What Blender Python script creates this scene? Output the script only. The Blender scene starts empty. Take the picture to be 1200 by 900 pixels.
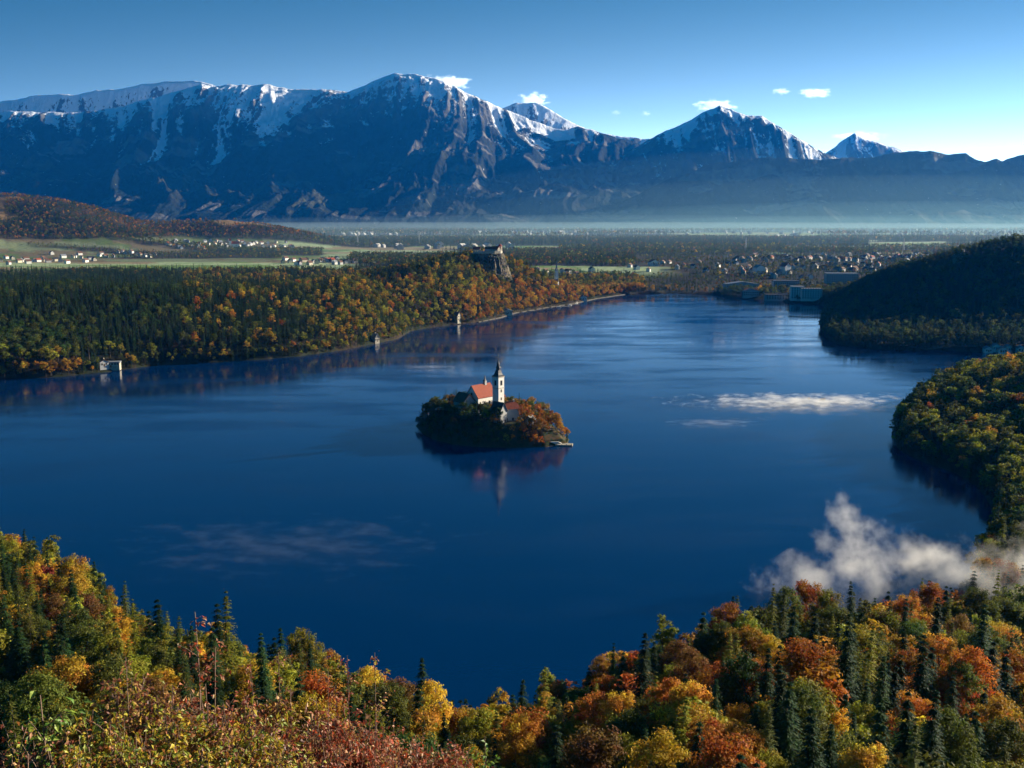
import bpy, bmesh, math, random
import numpy as np
from mathutils import Vector, Matrix
R = math.radians
rng = np.random.default_rng(7)
random.seed(7)
S = bpy.context.scene
COL = S.collection

# ------------------------------------------------------------------ camera
CAM_Z, PITCH, FPX = 140.0, R(9.32), 1200.0
cd = bpy.data.cameras.new('camera'); cam = bpy.data.objects.new('camera', cd); COL.objects.link(cam)
cd.sensor_width = 36; cd.lens = 36; cd.clip_start = 0.3; cd.clip_end = 90000
cam.location = (0, 0, CAM_Z); cam.rotation_euler = (R(90) - PITCH, 0, 0)
S.camera = cam

# ------------------------------------------------------------------ light
SUN_AZ, SUN_EL = R(64), R(15.5)          # azimuth measured from +Y towards +X
w = bpy.data.worlds.new('World'); S.world = w; w.use_nodes = True
nt = w.node_tree; nt.nodes.clear()
N = nt.nodes.new; L = nt.links.new
out = N('ShaderNodeOutputWorld'); bg = N('ShaderNodeBackground')
sky = N('ShaderNodeTexSky'); sky.sky_type = 'NISHITA'; sky.sun_disc = False
sky.sun_elevation = SUN_EL; sky.sun_rotation = SUN_AZ
sky.altitude = 600; sky.air_density = 1.0; sky.dust_density = 1.6; sky.ozone_density = 4.5
tc = N('ShaderNodeTexCoord'); sep = N('ShaderNodeSeparateXYZ'); comb = N('ShaderNodeCombineXYZ')
mz = N('ShaderNodeMath'); mz.operation = 'MULTIPLY'; mz.inputs[1].default_value = 4.6   # the photo's sky deepens quickly above the peaks
nrm = N('ShaderNodeVectorMath'); nrm.operation = 'NORMALIZE'
L(tc.outputs['Generated'], sep.inputs[0]); L(sep.outputs[0], comb.inputs[0]); L(sep.outputs[1], comb.inputs[1])
L(sep.outputs[2], mz.inputs[0]); L(mz.outputs[0], comb.inputs[2]); L(comb.outputs[0], nrm.inputs[0]); L(nrm.outputs[0], sky.inputs[0])
hs = N('ShaderNodeHueSaturation'); hs.inputs['Hue'].default_value = 0.478
hs.inputs['Saturation'].default_value = 2.7
L(sky.outputs[0], hs.inputs['Color'])
def wm(op, a, b=None):
    q = N('ShaderNodeMath'); q.operation = op
    for k_, v_ in enumerate((a, b)):
        if v_ is None: continue
        if isinstance(v_, (int, float)): q.inputs[k_].default_value = v_
        else: L(v_, q.inputs[k_])
    return q.outputs[0]
# bright band of thick air low over the horizon, strongest towards the sun
el_ = wm('MAXIMUM', sep.outputs[2], 0.0)
band = wm('ADD', wm('EXPONENT', wm('MULTIPLY', el_, -22.0)), wm('MULTIPLY', wm('EXPONENT', wm('MULTIPLY', el_, -10.0)), 0.09))
sd_ = N('ShaderNodeVectorMath'); sd_.operation = 'DOT_PRODUCT'; L(tc.outputs['Generated'], sd_.inputs[0]); sd_.inputs[1].default_value = (math.sin(SUN_AZ), math.cos(SUN_AZ), 0)
q_ = wm('ADD', wm('MULTIPLY', sd_.outputs['Value'], 0.62), 0.44); q_ = wm('POWER', wm('MAXIMUM', q_, 0.02), 1.6)
amp_ = wm('MULTIPLY', wm('MULTIPLY', band, q_), 60.0)
gl_ = N('ShaderNodeVectorMath'); gl_.operation = 'SCALE'; gl_.inputs[0].default_value = (.68, .90, 1.0); L(amp_, gl_.inputs['Scale'])
sm_ = N('ShaderNodeVectorMath'); sm_.operation = 'ADD'; L(hs.outputs[0], sm_.inputs[0]); L(gl_.outputs[0], sm_.inputs[1])
L(sm_.outputs[0], bg.inputs[0]); bg.inputs[1].default_value = 0.05
L(bg.outputs[0], out.inputs[0])
sl = bpy.data.lights.new('sun', 'SUN'); sl.energy = 5.0; sl.angle = R(0.53); sl.color = (1.0, 0.89, 0.70)
so = bpy.data.objects.new('sun', sl); COL.objects.link(so)
sdir = Vector((math.sin(SUN_AZ) * math.cos(SUN_EL), math.cos(SUN_AZ) * math.cos(SUN_EL), math.sin(SUN_EL)))
so.rotation_euler = (-sdir).to_track_quat('-Z', 'Y').to_euler()
so.location = (0, 0, 400)
S.view_settings.view_transform = 'Standard'; S.view_settings.look = 'None'
S.view_settings.exposure = 1.4; S.view_settings.gamma = 1.0; S.view_settings.use_curve_mapping = False
S.render.engine = 'CYCLES'
cy = S.cycles
cy.use_denoising = True; cy.max_bounces = 6; cy.diffuse_bounces = 2; cy.glossy_bounces = 2
cy.transmission_bounces = 2; cy.volume_bounces = 2; cy.transparent_max_bounces = 8
cy.use_adaptive_sampling = True; cy.adaptive_threshold = 0.02; cy.caustics_reflective = False; cy.caustics_refractive = False
cy.volume_step_rate = 1.0; cy.volume_max_steps = 256; cy.sample_clamp_indirect = 6

# ------------------------------------------------------------------ photo geometry
def ray(px, py):
    dx = (px - 600) / FPX; dy = -(py - 450) / FPX
    return np.array([dx, math.cos(PITCH) + dy * math.sin(PITCH), -math.sin(PITCH) + dy * math.cos(PITCH)])
def G(px, py, z=0.0):
    d = ray(px, py); t = (z - CAM_Z) / d[2]
    return (d[0] * t, d[1] * t)
def AT(px, py, Y):
    d = ray(px, py); t = Y / d[1]
    return (d[0] * t, Y, CAM_Z + d[2] * t)
def project(x, y, z):
    z = z - CAM_Z
    f = y * math.cos(PITCH) - z * math.sin(PITCH); u = y * math.sin(PITCH) + z * math.cos(PITCH)
    f = np.maximum(f, 0.1)
    return 600 + FPX * x / f, 450 - FPX * u / f, f

# ------------------------------------------------------------------ noise
def _h(ix, iy, seed):
    n = (ix.astype(np.int64) * 374761393 + iy.astype(np.int64) * 668265263 + seed * 974634777) & 0xffffffff
    n = ((n ^ (n >> 13)) * 1274126177) & 0xffffffff
    n = n ^ (n >> 16)
    return (n & 0xffffff) / float(0xffffff)
def vn(x, y, seed=0):
    x = np.asarray(x, float); y = np.asarray(y, float)
    ix = np.floor(x); iy = np.floor(y); fx = x - ix; fy = y - iy
    fx = fx * fx * fx * (fx * (fx * 6 - 15) + 10); fy = fy * fy * fy * (fy * (fy * 6 - 15) + 10)
    a = _h(ix, iy, seed); b = _h(ix + 1, iy, seed); c = _h(ix, iy + 1, seed); d = _h(ix + 1, iy + 1, seed)
    return (a * (1 - fx) + b * fx) * (1 - fy) + (c * (1 - fx) + d * fx) * fy
def fbm(x, y, o=4, seed=0, g=0.5):
    s = 0; a = 1; t = 0
    for i in range(o):
        s = s + a * vn(x, y, seed + i * 17); t += a; a *= g; x = x * 2.03 + 5.1; y = y * 2.03 + 1.7
    return s / t
def ridged(x, y, o=4, seed=0, g=0.5):
    s = 0; a = 1; t = 0
    for i in range(o):
        s = s + a * (1 - np.abs(2 * vn(x, y, seed + i * 17) - 1)); t += a; a *= g; x = x * 2.1 + 3.3; y = y * 2.1 + 7.7
    return s / t
def ss(a, b, x):
    t = np.clip((x - a) / (b - a), 0, 1); return t * t * (3 - 2 * t)

# ------------------------------------------------------------------ object helpers
def tag(o, label=None, cat=None, group=None, kind=None):
    if label: o['label'] = label
    if cat: o['category'] = cat
    if group: o['group'] = group
    if kind: o['kind'] = kind
    return o
def empty(name, loc=(0, 0, 0), rz=0.0):
    o = bpy.data.objects.new(name, None); COL.objects.link(o); o.location = loc; o.rotation_euler = (0, 0, rz)
    o.empty_display_size = 1
    return o
def link(name, me, parent=None, mats=()):
    for m in mats: me.materials.append(m)
    o = bpy.data.objects.new(name, me); COL.objects.link(o)
    if parent: o.parent = parent
    return o
def np_mesh(name, V, F, smooth=False, attrs=None, mat_idx=None):
    """V (n,3) F (m,k) with one k"""
    me = bpy.data.meshes.new(name)
    V = np.ascontiguousarray(V, np.float32); F = np.ascontiguousarray(F, np.int32); k = F.shape[1]
    me.vertices.add(len(V)); me.vertices.foreach_set('co', V.ravel())
    me.loops.add(F.size); me.loops.foreach_set('vertex_index', F.ravel())
    me.polygons.add(len(F)); me.polygons.foreach_set('loop_start', np.arange(0, F.size, k, dtype=np.int32))
    me.polygons.foreach_set('loop_total', np.full(len(F), k, np.int32))
    if mat_idx is not None: me.polygons.foreach_set('material_index', np.ascontiguousarray(mat_idx, np.int32))
    me.update(calc_edges=True)
    me.polygons.foreach_set('use_smooth', np.full(len(F), smooth, bool))
    for an, (typ, dom, arr) in (attrs or {}).items():
        a = me.attributes.new(an, typ, dom)
        if typ == 'FLOAT': a.data.foreach_set('value', np.ascontiguousarray(arr, np.float32))
        elif typ == 'FLOAT_COLOR': a.data.foreach_set('color', np.ascontiguousarray(arr, np.float32).ravel())
        elif typ == 'INT': a.data.foreach_set('value', np.ascontiguousarray(arr, np.int32))
        elif typ == 'FLOAT_VECTOR': a.data.foreach_set('vector', np.ascontiguousarray(arr, np.float32).ravel())
    return me
def grid_faces(nu, nv):
    i = np.arange(nu - 1)[:, None]; j = np.arange(nv - 1)[None, :]
    a = i * nv + j
    return np.stack([a, a + nv, a + nv + 1, a + 1], -1).reshape(-1, 4)

class MB:
    def __init__(s): s.v = []; s.f = []
    def add(s, vs, fs):
        b = len(s.v); s.v += [tuple(v) for v in vs]; s.f += [tuple(i + b for i in f) for f in fs]; return s
    def box(s, x0, x1, y0, y1, z0, z1):
        return s.add([(x0,y0,z0),(x1,y0,z0),(x1,y1,z0),(x0,y1,z0),(x0,y0,z1),(x1,y0,z1),(x1,y1,z1),(x0,y1,z1)],
            [(0,3,2,1),(4,5,6,7),(0,1,5,4),(1,2,6,5),(2,3,7,6),(3,0,4,7)])
    def tube(s, pts, rad, n=6, cap=True):
        pts = [Vector(p) for p in pts]; rings = []
        for i, p in enumerate(pts):
            d = (pts[min(i+1, len(pts)-1)] - pts[max(i-1, 0)]).normalized()
            a = d.cross(Vector((0.31, 0.2, 0.93))) if abs(d.z) < .9 else d.cross(Vector((0, 1, 0.1)))
            a.normalize(); b = d.cross(a)
            rings.append([p + (a * math.cos(t) + b * math.sin(t)) * rad[i] for t in [2*math.pi*k/n for k in range(n)]])
        vs = [v for r in rings for v in r]; fs = []
        for i in range(len(pts) - 1):
            for k in range(n):
                fs.append((i*n+k, i*n+(k+1) % n, (i+1)*n+(k+1) % n, (i+1)*n+k))
        if cap: fs.append(tuple(range(n))[::-1]); fs.append(tuple(range((len(pts)-1)*n, len(pts)*n)))
        return s.add(vs, fs)
    def lathe(s, prof, n=8, cx=0, cy=0, rot=0.0, square=False):
        vs = []; fs = []
        for r, z in prof:
            for k in range(n):
                t = 2*math.pi*k/n + rot; vs.append((cx + r*math.cos(t), cy + r*math.sin(t), z))
        for i in range(len(prof)-1):
            for k in range(n): fs.append((i*n+k, i*n+(k+1) % n, (i+1)*n+(k+1) % n, (i+1)*n+k))
        fs.append(tuple(range(n))[::-1]); fs.append(tuple(range((len(prof)-1)*n, len(prof)*n)))
        return s.add(vs, fs)
    def mesh(s, name):
        me = bpy.data.meshes.new(name); me.from_pydata(s.v, [], s.f); me.update(); return me
    def build(s, name, mat, parent=None):
        return link(name, s.mesh(name), parent, [mat] if not isinstance(mat, (list, tuple)) else mat)

# ------------------------------------------------------------------ materials
def newmat(name):
    m = bpy.data.materials.new(name); m.use_nodes = True; n = m.node_tree; n.nodes.clear()
    o = n.nodes.new('ShaderNodeOutputMaterial'); return m, n, n.nodes.new, n.links.new, o
def princ(N, col=None, rough=0.8, spec=0.3):
    p = N('ShaderNodeBsdfPrincipled'); p.inputs['Roughness'].default_value = rough
    p.inputs['Specular IOR Level'].default_value = spec
    if col: p.inputs['Base Color'].default_value = (*col, 1)
    return p
def mixc(N, L, fac, a, b, mode='MIX'):
    m = N('ShaderNodeMix'); m.data_type = 'RGBA'; m.blend_type = mode
    for k, v in ((0, fac), (6, a), (7, b)):
        if isinstance(v, (int, float)): m.inputs[k].default_value = v
        elif isinstance(v, tuple): m.inputs[k].default_value = (*v, 1)
        else: L(v, m.inputs[k])
    return m.outputs[2]
def ramp(N, L, src, p0, p1, c0=(0,0,0), c1=(1,1,1)):
    r = N('ShaderNodeValToRGB'); r.color_ramp.elements[0].position = p0; r.color_ramp.elements[1].position = p1
    r.color_ramp.elements[0].color = (*c0, 1); r.color_ramp.elements[1].color = (*c1, 1); L(src, r.inputs[0]); return r.outputs[0]
def noise(N, L, scale, detail=4, vec=None, rough=0.55):
    n = N('ShaderNodeTexNoise'); n.inputs['Scale'].default_value = scale; n.inputs['Detail'].default_value = detail
    n.inputs['Roughness'].default_value = rough
    if vec is not None: L(vec, n.inputs['Vector'])
    return n.outputs['Fac']
def pos_vec(N, L, sx=1, sy=1, sz=1):
    g = N('ShaderNodeNewGeometry'); m = N('ShaderNodeVectorMath'); m.operation = 'MULTIPLY'
    m.inputs[1].default_value = (sx, sy, sz); L(g.outputs['Position'], m.inputs[0]); return m.outputs[0]
def surf(name, col, rough=0.85, var=0.25, scale=1.5, spec=0.25, col2=None, coord='obj'):
    m, n, N, L, o = newmat(name); p = princ(N, col, rough, spec)
    t = N('ShaderNodeTexCoord'); f = noise(N, L, scale, 5, t.outputs['Object'])
    c2 = col2 or tuple(c * (1 - var) for c in col)
    c = mixc(N, L, ramp(N, L, f, .35, .65), col, c2); L(c, p.inputs['Base Color']); L(p.outputs[0], o.inputs[0]); return m

def leaf_material(name, source):
    m, n, N, L, o = newmat(name)
    if source == 'object':
        oi = N('ShaderNodeObjectInfo'); col = oi.outputs['Color']; rnd = oi.outputs['Random']
    else:
        at = N('ShaderNodeAttribute'); at.attribute_type = 'INSTANCER'; at.attribute_name = 'hue'; col = at.outputs['Color']
        rnd = N('ShaderNodeObjectInfo').outputs['Random']
    a = N('ShaderNodeAttribute'); a.attribute_name = 'leaf'      # 0..1 random per leaf spray
    b = N('ShaderNodeAttribute'); b.attribute_name = 'spray'     # 0..1 random per bough
    # per leaf brightness and per bough hue drift: leaves turn unevenly
    v = N('ShaderNodeMapRange'); L(a.outputs['Fac'], v.inputs[0]); v.inputs[3].default_value = 0.55; v.inputs[4].default_value = 1.5
    h = N('ShaderNodeMapRange'); L(b.outputs['Fac'], h.inputs[0]); h.inputs[3].default_value = 0.475; h.inputs[4].default_value = 0.53
    hsn = N('ShaderNodeHueSaturation'); L(col, hsn.inputs['Color']); L(v.outputs[0], hsn.inputs['Value']); L(h.outputs[0], hsn.inputs['Hue'])
    p = princ(N, None, 0.7, 0.15); L(hsn.outputs[0], p.inputs['Base Color'])
    tr = N('ShaderNodeBsdfTranslucent'); L(hsn.outputs[0], tr.inputs['Color'])
    mx = N('ShaderNodeMixShader'); mx.inputs[0].default_value = 0.38; L(p.outputs[0], mx.inputs[1]); L(tr.outputs[0], mx.inputs[2])
    L(mx.outputs[0], o.inputs[0]); return m
M_leaf = leaf_material('foliage', 'object'); M_leafi = leaf_material('foliage_far', 'inst')
M_bark = surf('bark', (0.10, 0.075, 0.055), 0.95, 0.5, 3.0)
M_birch = surf('pale_bark', (0.36, 0.33, 0.29), 0.9, 0.5, 4.0)
M_white = surf('white_plaster', (0.78, 0.74, 0.66), 0.85, 0.12, 0.35)
M_cream = surf('cream_plaster', (0.62, 0.55, 0.40), 0.85, 0.12, 0.35)
M_greywall = surf('grey_plaster', (0.45, 0.44, 0.42), 0.85, 0.15, 0.35)
M_red = surf('red_tiles', (0.34, 0.075, 0.035), 0.8, 0.3, 0.9)
M_brownroof = surf('brown_tiles', (0.16, 0.08, 0.05), 0.8, 0.3, 0.9)
M_dark = surf('dark_slate', (0.045, 0.04, 0.042), 0.6, 0.4, 1.2, 0.4)
M_greyroof = surf('grey_roof', (0.20, 0.21, 0.23), 0.6, 0.2, 0.6, 0.4)
M_stone = surf('pale_stone', (0.50, 0.44, 0.34), 0.9, 0.4, 0.6)
M_glass = surf('dark_glass', (0.02, 0.022, 0.03), 0.2, 0.1, 1, 0.5)
M_wood = surf('brown_wood', (0.14, 0.08, 0.045), 0.8, 0.4, 2)
M_metal = surf('bronze_metal', (0.25, 0.2, 0.1), 0.4, 0.2, 2, 0.5)

# ------------------------------------------------------------------ lake outline
def shore_from_top(px, py, top=18.0):
    return G(px, py, top)
far_shore = [G(-260, 462), G(-100, 452), G(0, 444), G(55, 443), G(120, 437), G(145, 433), G(190, 428), G(250, 425), G(300, 422),
    G(350, 418), G(400, 411), G(430, 405), G(465, 398), G(482, 388), G(505, 384), G(530, 381), G(560, 378), G(585, 373), G(605, 367),
    G(640, 361), G(668, 357), G(700, 350), G(735, 345), G(780, 344), G(835, 345), G(858, 350), G(885, 351), G(905, 352), G(930, 355),
    G(962, 357), G(968, 362), G(964, 372), G(961, 383), G(966, 396), G(982, 404), G(1020, 409), G(1060, 411), G(1100, 411), G(1150, 413),
    G(1200, 416), G(1290, 422), G(1400, 432), G(1360, 447), G(1260, 449), G(1190, 452), G(1130, 458), G(1085, 470), G(1055, 488), G(1044, 508),
    G(1053, 527), G(1080, 541), G(1120, 555), G(1147, 572), G(1164, 598), G(1166, 625), G(1158, 648), G(1140, 668)]
near_shore = [shore_from_top(px, py) for px, py in [(1100, 692), (1050, 705), (1000, 716), (950, 722), (850, 728), (760, 745), (700, 765),
    (640, 785), (600, 815), (565, 830), (530, 815), (500, 800), (450, 785), (400, 778), (350, 770), (300, 755), (250, 745), (180, 705), (130, 665),
    (60, 630), (0, 615), (-100, 590), (-260, 560)]]
LAKE = np.array(far_shore + near_shore)
def poly_sd(x, y, P):
    """signed distance to a closed polygon, positive outside"""
    shp = x.shape; x = x.ravel(); y = y.ravel()
    d2 = np.full(x.shape, 1e18); ins = np.zeros(x.shape, bool)
    for i in range(len(P)):
        ax, ay = P[i]; bx, by = P[(i + 1) % len(P)]
        ex, ey = bx - ax, by - ay; l2 = ex*ex + ey*ey + 1e-9
        t = np.clip(((x - ax) * ex + (y - ay) * ey) / l2, 0, 1)
        d2 = np.minimum(d2, (x - ax - t*ex)**2 + (y - ay - t*ey)**2)
        c = ((ay > y) != (by > y)) & (x < ex * (y - ay) / (ey if abs(ey) > 1e-9 else 1e-9) + ax)
        ins ^= c
    d = np.sqrt(d2); d[ins] *= -1
    return d.reshape(shp)
def ridge(x, y, pts, p=2.0):
    """pts: (px, py_of_ground, Y, halfwidth) -> height field of a smooth ridge"""
    best = np.zeros(x.shape)
    Q = [(*AT(a, b, c), wd) for a, b, c, wd in pts]
    for i in range(len(Q) - 1):
        ax, ay, az, aw = Q[i]; bx, by, bz, bw = Q[i + 1]
        ex, ey = bx - ax, by - ay; l2 = ex*ex + ey*ey
        t = np.clip(((x - ax) * ex + (y - ay) * ey) / l2, 0, 1)
        d = np.hypot(x - ax - t*ex, y - ay - t*ey)
        h = az + (bz - az) * t; ww = aw + (bw - aw) * t
        best = np.maximum(best, h * np.exp(-(d / ww) ** p * 0.9))
    return best
def smax(a, b, k):
    h = np.clip(0.5 + 0.5 * (a - b) / k, 0, 1); return b * (1 - h) + a * h + k * h * (1 - h)
def smin(a, b, k): return -smax(-a, -b, k)
RN = [0, 5, 14, 40, 80, 120, 180, 260, 350, 500, 800, 1e5]
ZN = [138.3, 136, 130.6, 101, 69, 54, 37, 20, 10, 8, 6, 6]
LEFT_RIDGE = [(-300, 345, 1050, 210), (0, 343, 1130, 200), (200, 345, 1200, 190), (330, 343, 1300, 170), (430, 335, 1400, 150), (500, 318, 1500, 150),
    (545, 305, 1590, 130), (580, 301, 1620, 110), (612, 325, 1650, 100), (650, 340, 1700, 90)]
STRAZA = [(955, 366, 1480, 80), (1010, 349, 1420, 130), (1060, 341, 1400, 150), (1100, 333, 1400, 160), (1130, 316, 1400, 170), (1155, 302, 1400, 180), (1210, 289, 1400, 200), (1330, 275, 1400, 240), (1500, 262, 1400, 260)]
PROM = [(1085, 466, 715, 45), (1120, 461, 720, 60), (1160, 455, 720, 75), (1200, 452, 720, 90), (1300, 440, 700, 120), (1450, 420, 640, 150)]
LEFT_HILL = [(-400, 200, 3700, 700), (-100, 222, 3750, 650), (0, 230, 3800, 560), (40, 234, 3800, 520), (90, 250, 3850, 480), (150, 260, 3900, 430), (210, 260, 4000, 400), (262, 256, 4100, 420),
    (300, 268, 4200, 380), (340, 280, 4300, 300), (380, 290, 4400, 250)]
def base_parts(x, y):
    r = np.hypot(x, np.where(y > 0, y, 0.2 * y))
    near = np.interp(r, RN, ZN)
    sd = poly_sd(x, y, LAKE)
    # the western flank keeps a spur that runs down to the water on the left
    a = np.arctan2(x, np.maximum(y, 1))
    near = near + 9 * np.exp(-((a + 0.42) / 0.16) ** 2) * ss(90, 200, r) * (1 - ss(330, 430, r)) + 6 * np.exp(-((a - 0.33) / 0.2) ** 2) * ss(80, 150, r) * (1 - ss(240, 330, r))
    near = near - 10 * np.exp(-((a - 0.02) / 0.13) ** 2) * ss(60, 120, r) * (1 - ss(220, 300, r))
    return r, near, sd
def H(x, y):
    x = np.asarray(x, float); y = np.asarray(y, float)
    r, near, sd = base_parts(x, y)
    plain = 4 + 20 * ss(0, 500, sd) * ss(1200, 2200, y)
    plain = plain + 6 * (fbm(x / 900, y / 900, 3, 5) - 0.5) * ss(1800, 3000, y)
    h = smax(plain, ridge(x, y, LEFT_RIDGE), 6)
    h = smax(h, ridge(x, y, STRAZA), 6)
    h = smax(h, ridge(x, y, PROM), 4)
    lh = ridge(x, y, LEFT_HILL, 1.6)
    h = smax(h, lh * (0.86 + 0.28 * fbm(x / 420, y / 420, 4, 21)), 8)
    nearw = 1 - ss(430, 700, r)
    h = np.where(r < 700, smax(h * (1 - nearw) + np.minimum(h, near) * nearw, near * nearw, 3), h)
    rough = (fbm(x / 45, y / 45, 3, 3) - 0.5)
    h = h + rough * np.clip(h * 0.12, 0, 7) * ss(20, 90, r)
    # a low rise rolls all the way to the foot of the mountains
    h = h + 60 * ss(8200, 11000, y)
    land = smin(h, 0.7 + np.maximum(sd, 0) * np.where(r < 150, 1.2, np.where(r < 600, 0.55, 0.7)), 2.5)
    bed = np.maximum(-9, sd * 1.6 - .4)
    return np.where(sd > 0, land, bed), sd

# ------------------------------------------------------------------ ground sheet
def field_mask(x, y):
    """1 = open meadow, 0 = wooded"""
    px, py, f = project(x, y, np.full_like(x, 22.0))
    n = fbm(x / 700 + 3, y / 330, 3, 41)
    m = ss(0.52 - .06 * ss(4900, 5600, y), 0.57 - .06 * ss(4900, 5600, y), n) * ss(2050, 2300, y) * (1 - ss(.13, .17, x / np.maximum(y, 1)) * (1 - ss(3000, 3400, y)))
    def patch(x0, x1, y0, y1):   # given as ground seen in the photo, turned into metres
        a = G(x0, y1, 22); b = G(x1, y0, 22); ym = (a[1] + b[1]) / 2
        xl = (x0 - 600) / FPX * y; xr = (x1 - 600) / FPX * y
        return ss(xl - 20, xl + 20, x) * (1 - ss(xr - 20, xr + 20, x)) * ss(a[1] - 20, a[1] + 20, y) * (1 - ss(b[1] - 40, b[1] + 40, y))
    for p in [(-200, 330, 309, 321), (330, 410, 300, 304), (380, 540, 293, 300), (560, 655, 291, 295), (700, 800, 304, 307),
              (-60, 40, 297, 303), (440, 1200, 271, 274.5), (340, 560, 277, 279.5), (760, 1200, 277, 279), (1020, 1150, 296, 298.5), (440, 700, 267, 269), (860, 1000, 272, 274)]:
        m = np.maximum(m, patch(*p) * (0.65 + 0.5 * ss(.35, .5, fbm(x / 160, y / 90, 2, 9))))
    for p in [(420, 1015, 281, 289), (350, 560, 272, 276), (640, 900, 296, 302), (560, 700, 300, 306), (690, 880, 299, 313)]:
        m = m * (1 - patch(*p))
    m = m * ss(1950, 2150, y) * (1 - ss(7000, 7500, y))
    m = m * (1 - .55 * patch(-260, 330, 284, 308))
    lh = ss(60, 90, ridge(x, y, LEFT_HILL, 1.6)) * (y > 2600)
    hillm = ss(0.56, 0.6, fbm(x / 260 + 9, y / 260, 3, 77)) * 0.9
    m = m * (1 - lh) + hillm * lh
    return np.clip(m, 0, 1)
def build_ground():
    az = np.concatenate([np.arange(-180, -42, 6.0), np.arange(-42, -32, 0.5), np.arange(-32, 32, 0.115), np.arange(32, 42, 0.5), np.arange(42, 180, 6.0)])
    az = np.radians(az)
    rr = np.concatenate([[0.8], 2.0 * (1.0135 ** np.arange(0, 675))]); rr = rr[rr < 16000]
    A, Q = np.meshgrid(az, rr, indexing='ij')
    x = Q * np.sin(A); y = Q * np.cos(A)
    z, sd = H(x, y)
    z = z + 0.5 * (fbm(x / 3, y / 3, 2, 8) - .5) * (Q < 200) * (sd > 1)
    V = np.stack([x, y, z], -1).reshape(-1, 3)
    nu, nv = x.shape
    F = grid_faces(nu, nv)
    # close the ring and the centre
    k = np.arange(nv - 1); last = (nu - 1) * nv
    ring = np.stack([last + k, k, k + 1, last + k + 1], -1)
    F = np.concatenate([F, ring])[:, ::-1]
    fm = field_mask(x, y)
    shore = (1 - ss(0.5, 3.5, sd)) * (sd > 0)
    # field patchwork colour
    n1 = fbm(x / 330, y / 120, 2, 14); n2 = vn(x / 190, y / 75, 15)
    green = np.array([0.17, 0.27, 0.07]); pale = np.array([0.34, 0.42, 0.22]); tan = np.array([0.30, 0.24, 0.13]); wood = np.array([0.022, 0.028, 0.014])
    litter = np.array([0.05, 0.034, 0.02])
    c = np.where((n1 > .5)[..., None], green, pale); c = np.where((n2 > .68)[..., None], tan, c)
    hilly = (ss(60, 90, ridge(x, y, LEFT_HILL, 1.6)) * (y > 2600))[..., None]
    c = c * (1 - hilly) + np.array([0.27, 0.17, 0.07]) * hilly
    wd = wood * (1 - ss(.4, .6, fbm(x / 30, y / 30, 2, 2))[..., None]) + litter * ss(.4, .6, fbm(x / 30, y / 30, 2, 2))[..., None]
    mx, my = G(10, 775, 48)
    clear = np.exp(-(((x - mx) / 26) ** 2 + ((y - my) / 13) ** 2) ** 2)[..., None]
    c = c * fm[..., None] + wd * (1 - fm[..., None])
    c = c * (1 - clear) + np.array([0.03, 0.07, 0.02]) * clear
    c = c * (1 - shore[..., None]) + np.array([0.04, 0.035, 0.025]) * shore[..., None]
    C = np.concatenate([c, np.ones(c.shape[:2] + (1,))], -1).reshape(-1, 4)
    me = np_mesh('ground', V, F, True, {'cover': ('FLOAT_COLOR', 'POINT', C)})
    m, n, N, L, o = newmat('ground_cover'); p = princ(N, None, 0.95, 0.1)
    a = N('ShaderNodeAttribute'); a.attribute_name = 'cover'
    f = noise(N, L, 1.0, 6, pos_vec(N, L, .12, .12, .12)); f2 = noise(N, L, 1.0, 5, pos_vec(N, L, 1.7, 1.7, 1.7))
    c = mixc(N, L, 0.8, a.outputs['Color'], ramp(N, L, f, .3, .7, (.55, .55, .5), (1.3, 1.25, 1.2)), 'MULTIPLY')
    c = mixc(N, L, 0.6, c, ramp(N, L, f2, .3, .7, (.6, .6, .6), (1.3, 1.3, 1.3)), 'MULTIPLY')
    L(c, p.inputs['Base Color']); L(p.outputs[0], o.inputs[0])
    tag(link('ground', me, None, [m]), kind='structure')
build_ground()

# ------------------------------------------------------------------ water
def build_lake():
    m, n, N, L, o = newmat('lake_water')
    p = princ(N, (0.0, 0.018, 0.075), 0.06, 0.5); p.inputs['Specular Tint'].default_value = (.55, .9, 1, 1); p.inputs['IOR'].default_value = 1.333
    v = pos_vec(N, L, .006, .018, 1)
    wn = noise(N, L, 1.0, 5, v, 0.6); wn2 = noise(N, L, 1.0, 6, pos_vec(N, L, .016, .045, 1), 0.62)
    wa = N('ShaderNodeMath'); wa.operation = 'MULTIPLY_ADD'; L(wn2, wa.inputs[0]); wa.inputs[1].default_value = .45; L(wn, wa.inputs[2])
    wind = ramp(N, L, wa.outputs[0], .60, .86)
    mr = N('ShaderNodeMapRange'); L(wind, mr.inputs[0]); mr.inputs[3].default_value = 0.03; mr.inputs[4].default_value = 0.22
    L(mr.outputs[0], p.inputs['Roughness'])
    rip = noise(N, L, 1.0, 3, pos_vec(N, L, .35, .8, 1)); 
    b = N('ShaderNodeBump'); b.inputs['Strength'].default_value = 0.12; b.inputs['Distance'].default_value = 0.12
    L(rip, b.inputs['Height']); L(b.outputs[0], p.inputs['Normal']); L(p.outputs[0], o.inputs[0])
    s = 3200
    me = np_mesh('lake', np.array([(-s, -100, 0), (s, -100, 0), (s, 2600, 0), (-s, 2600, 0)]), np.array([[0, 1, 2, 3]]))
    o = link('lake', me, None, [m]); tag(o, kind='structure')
build_lake()

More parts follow.
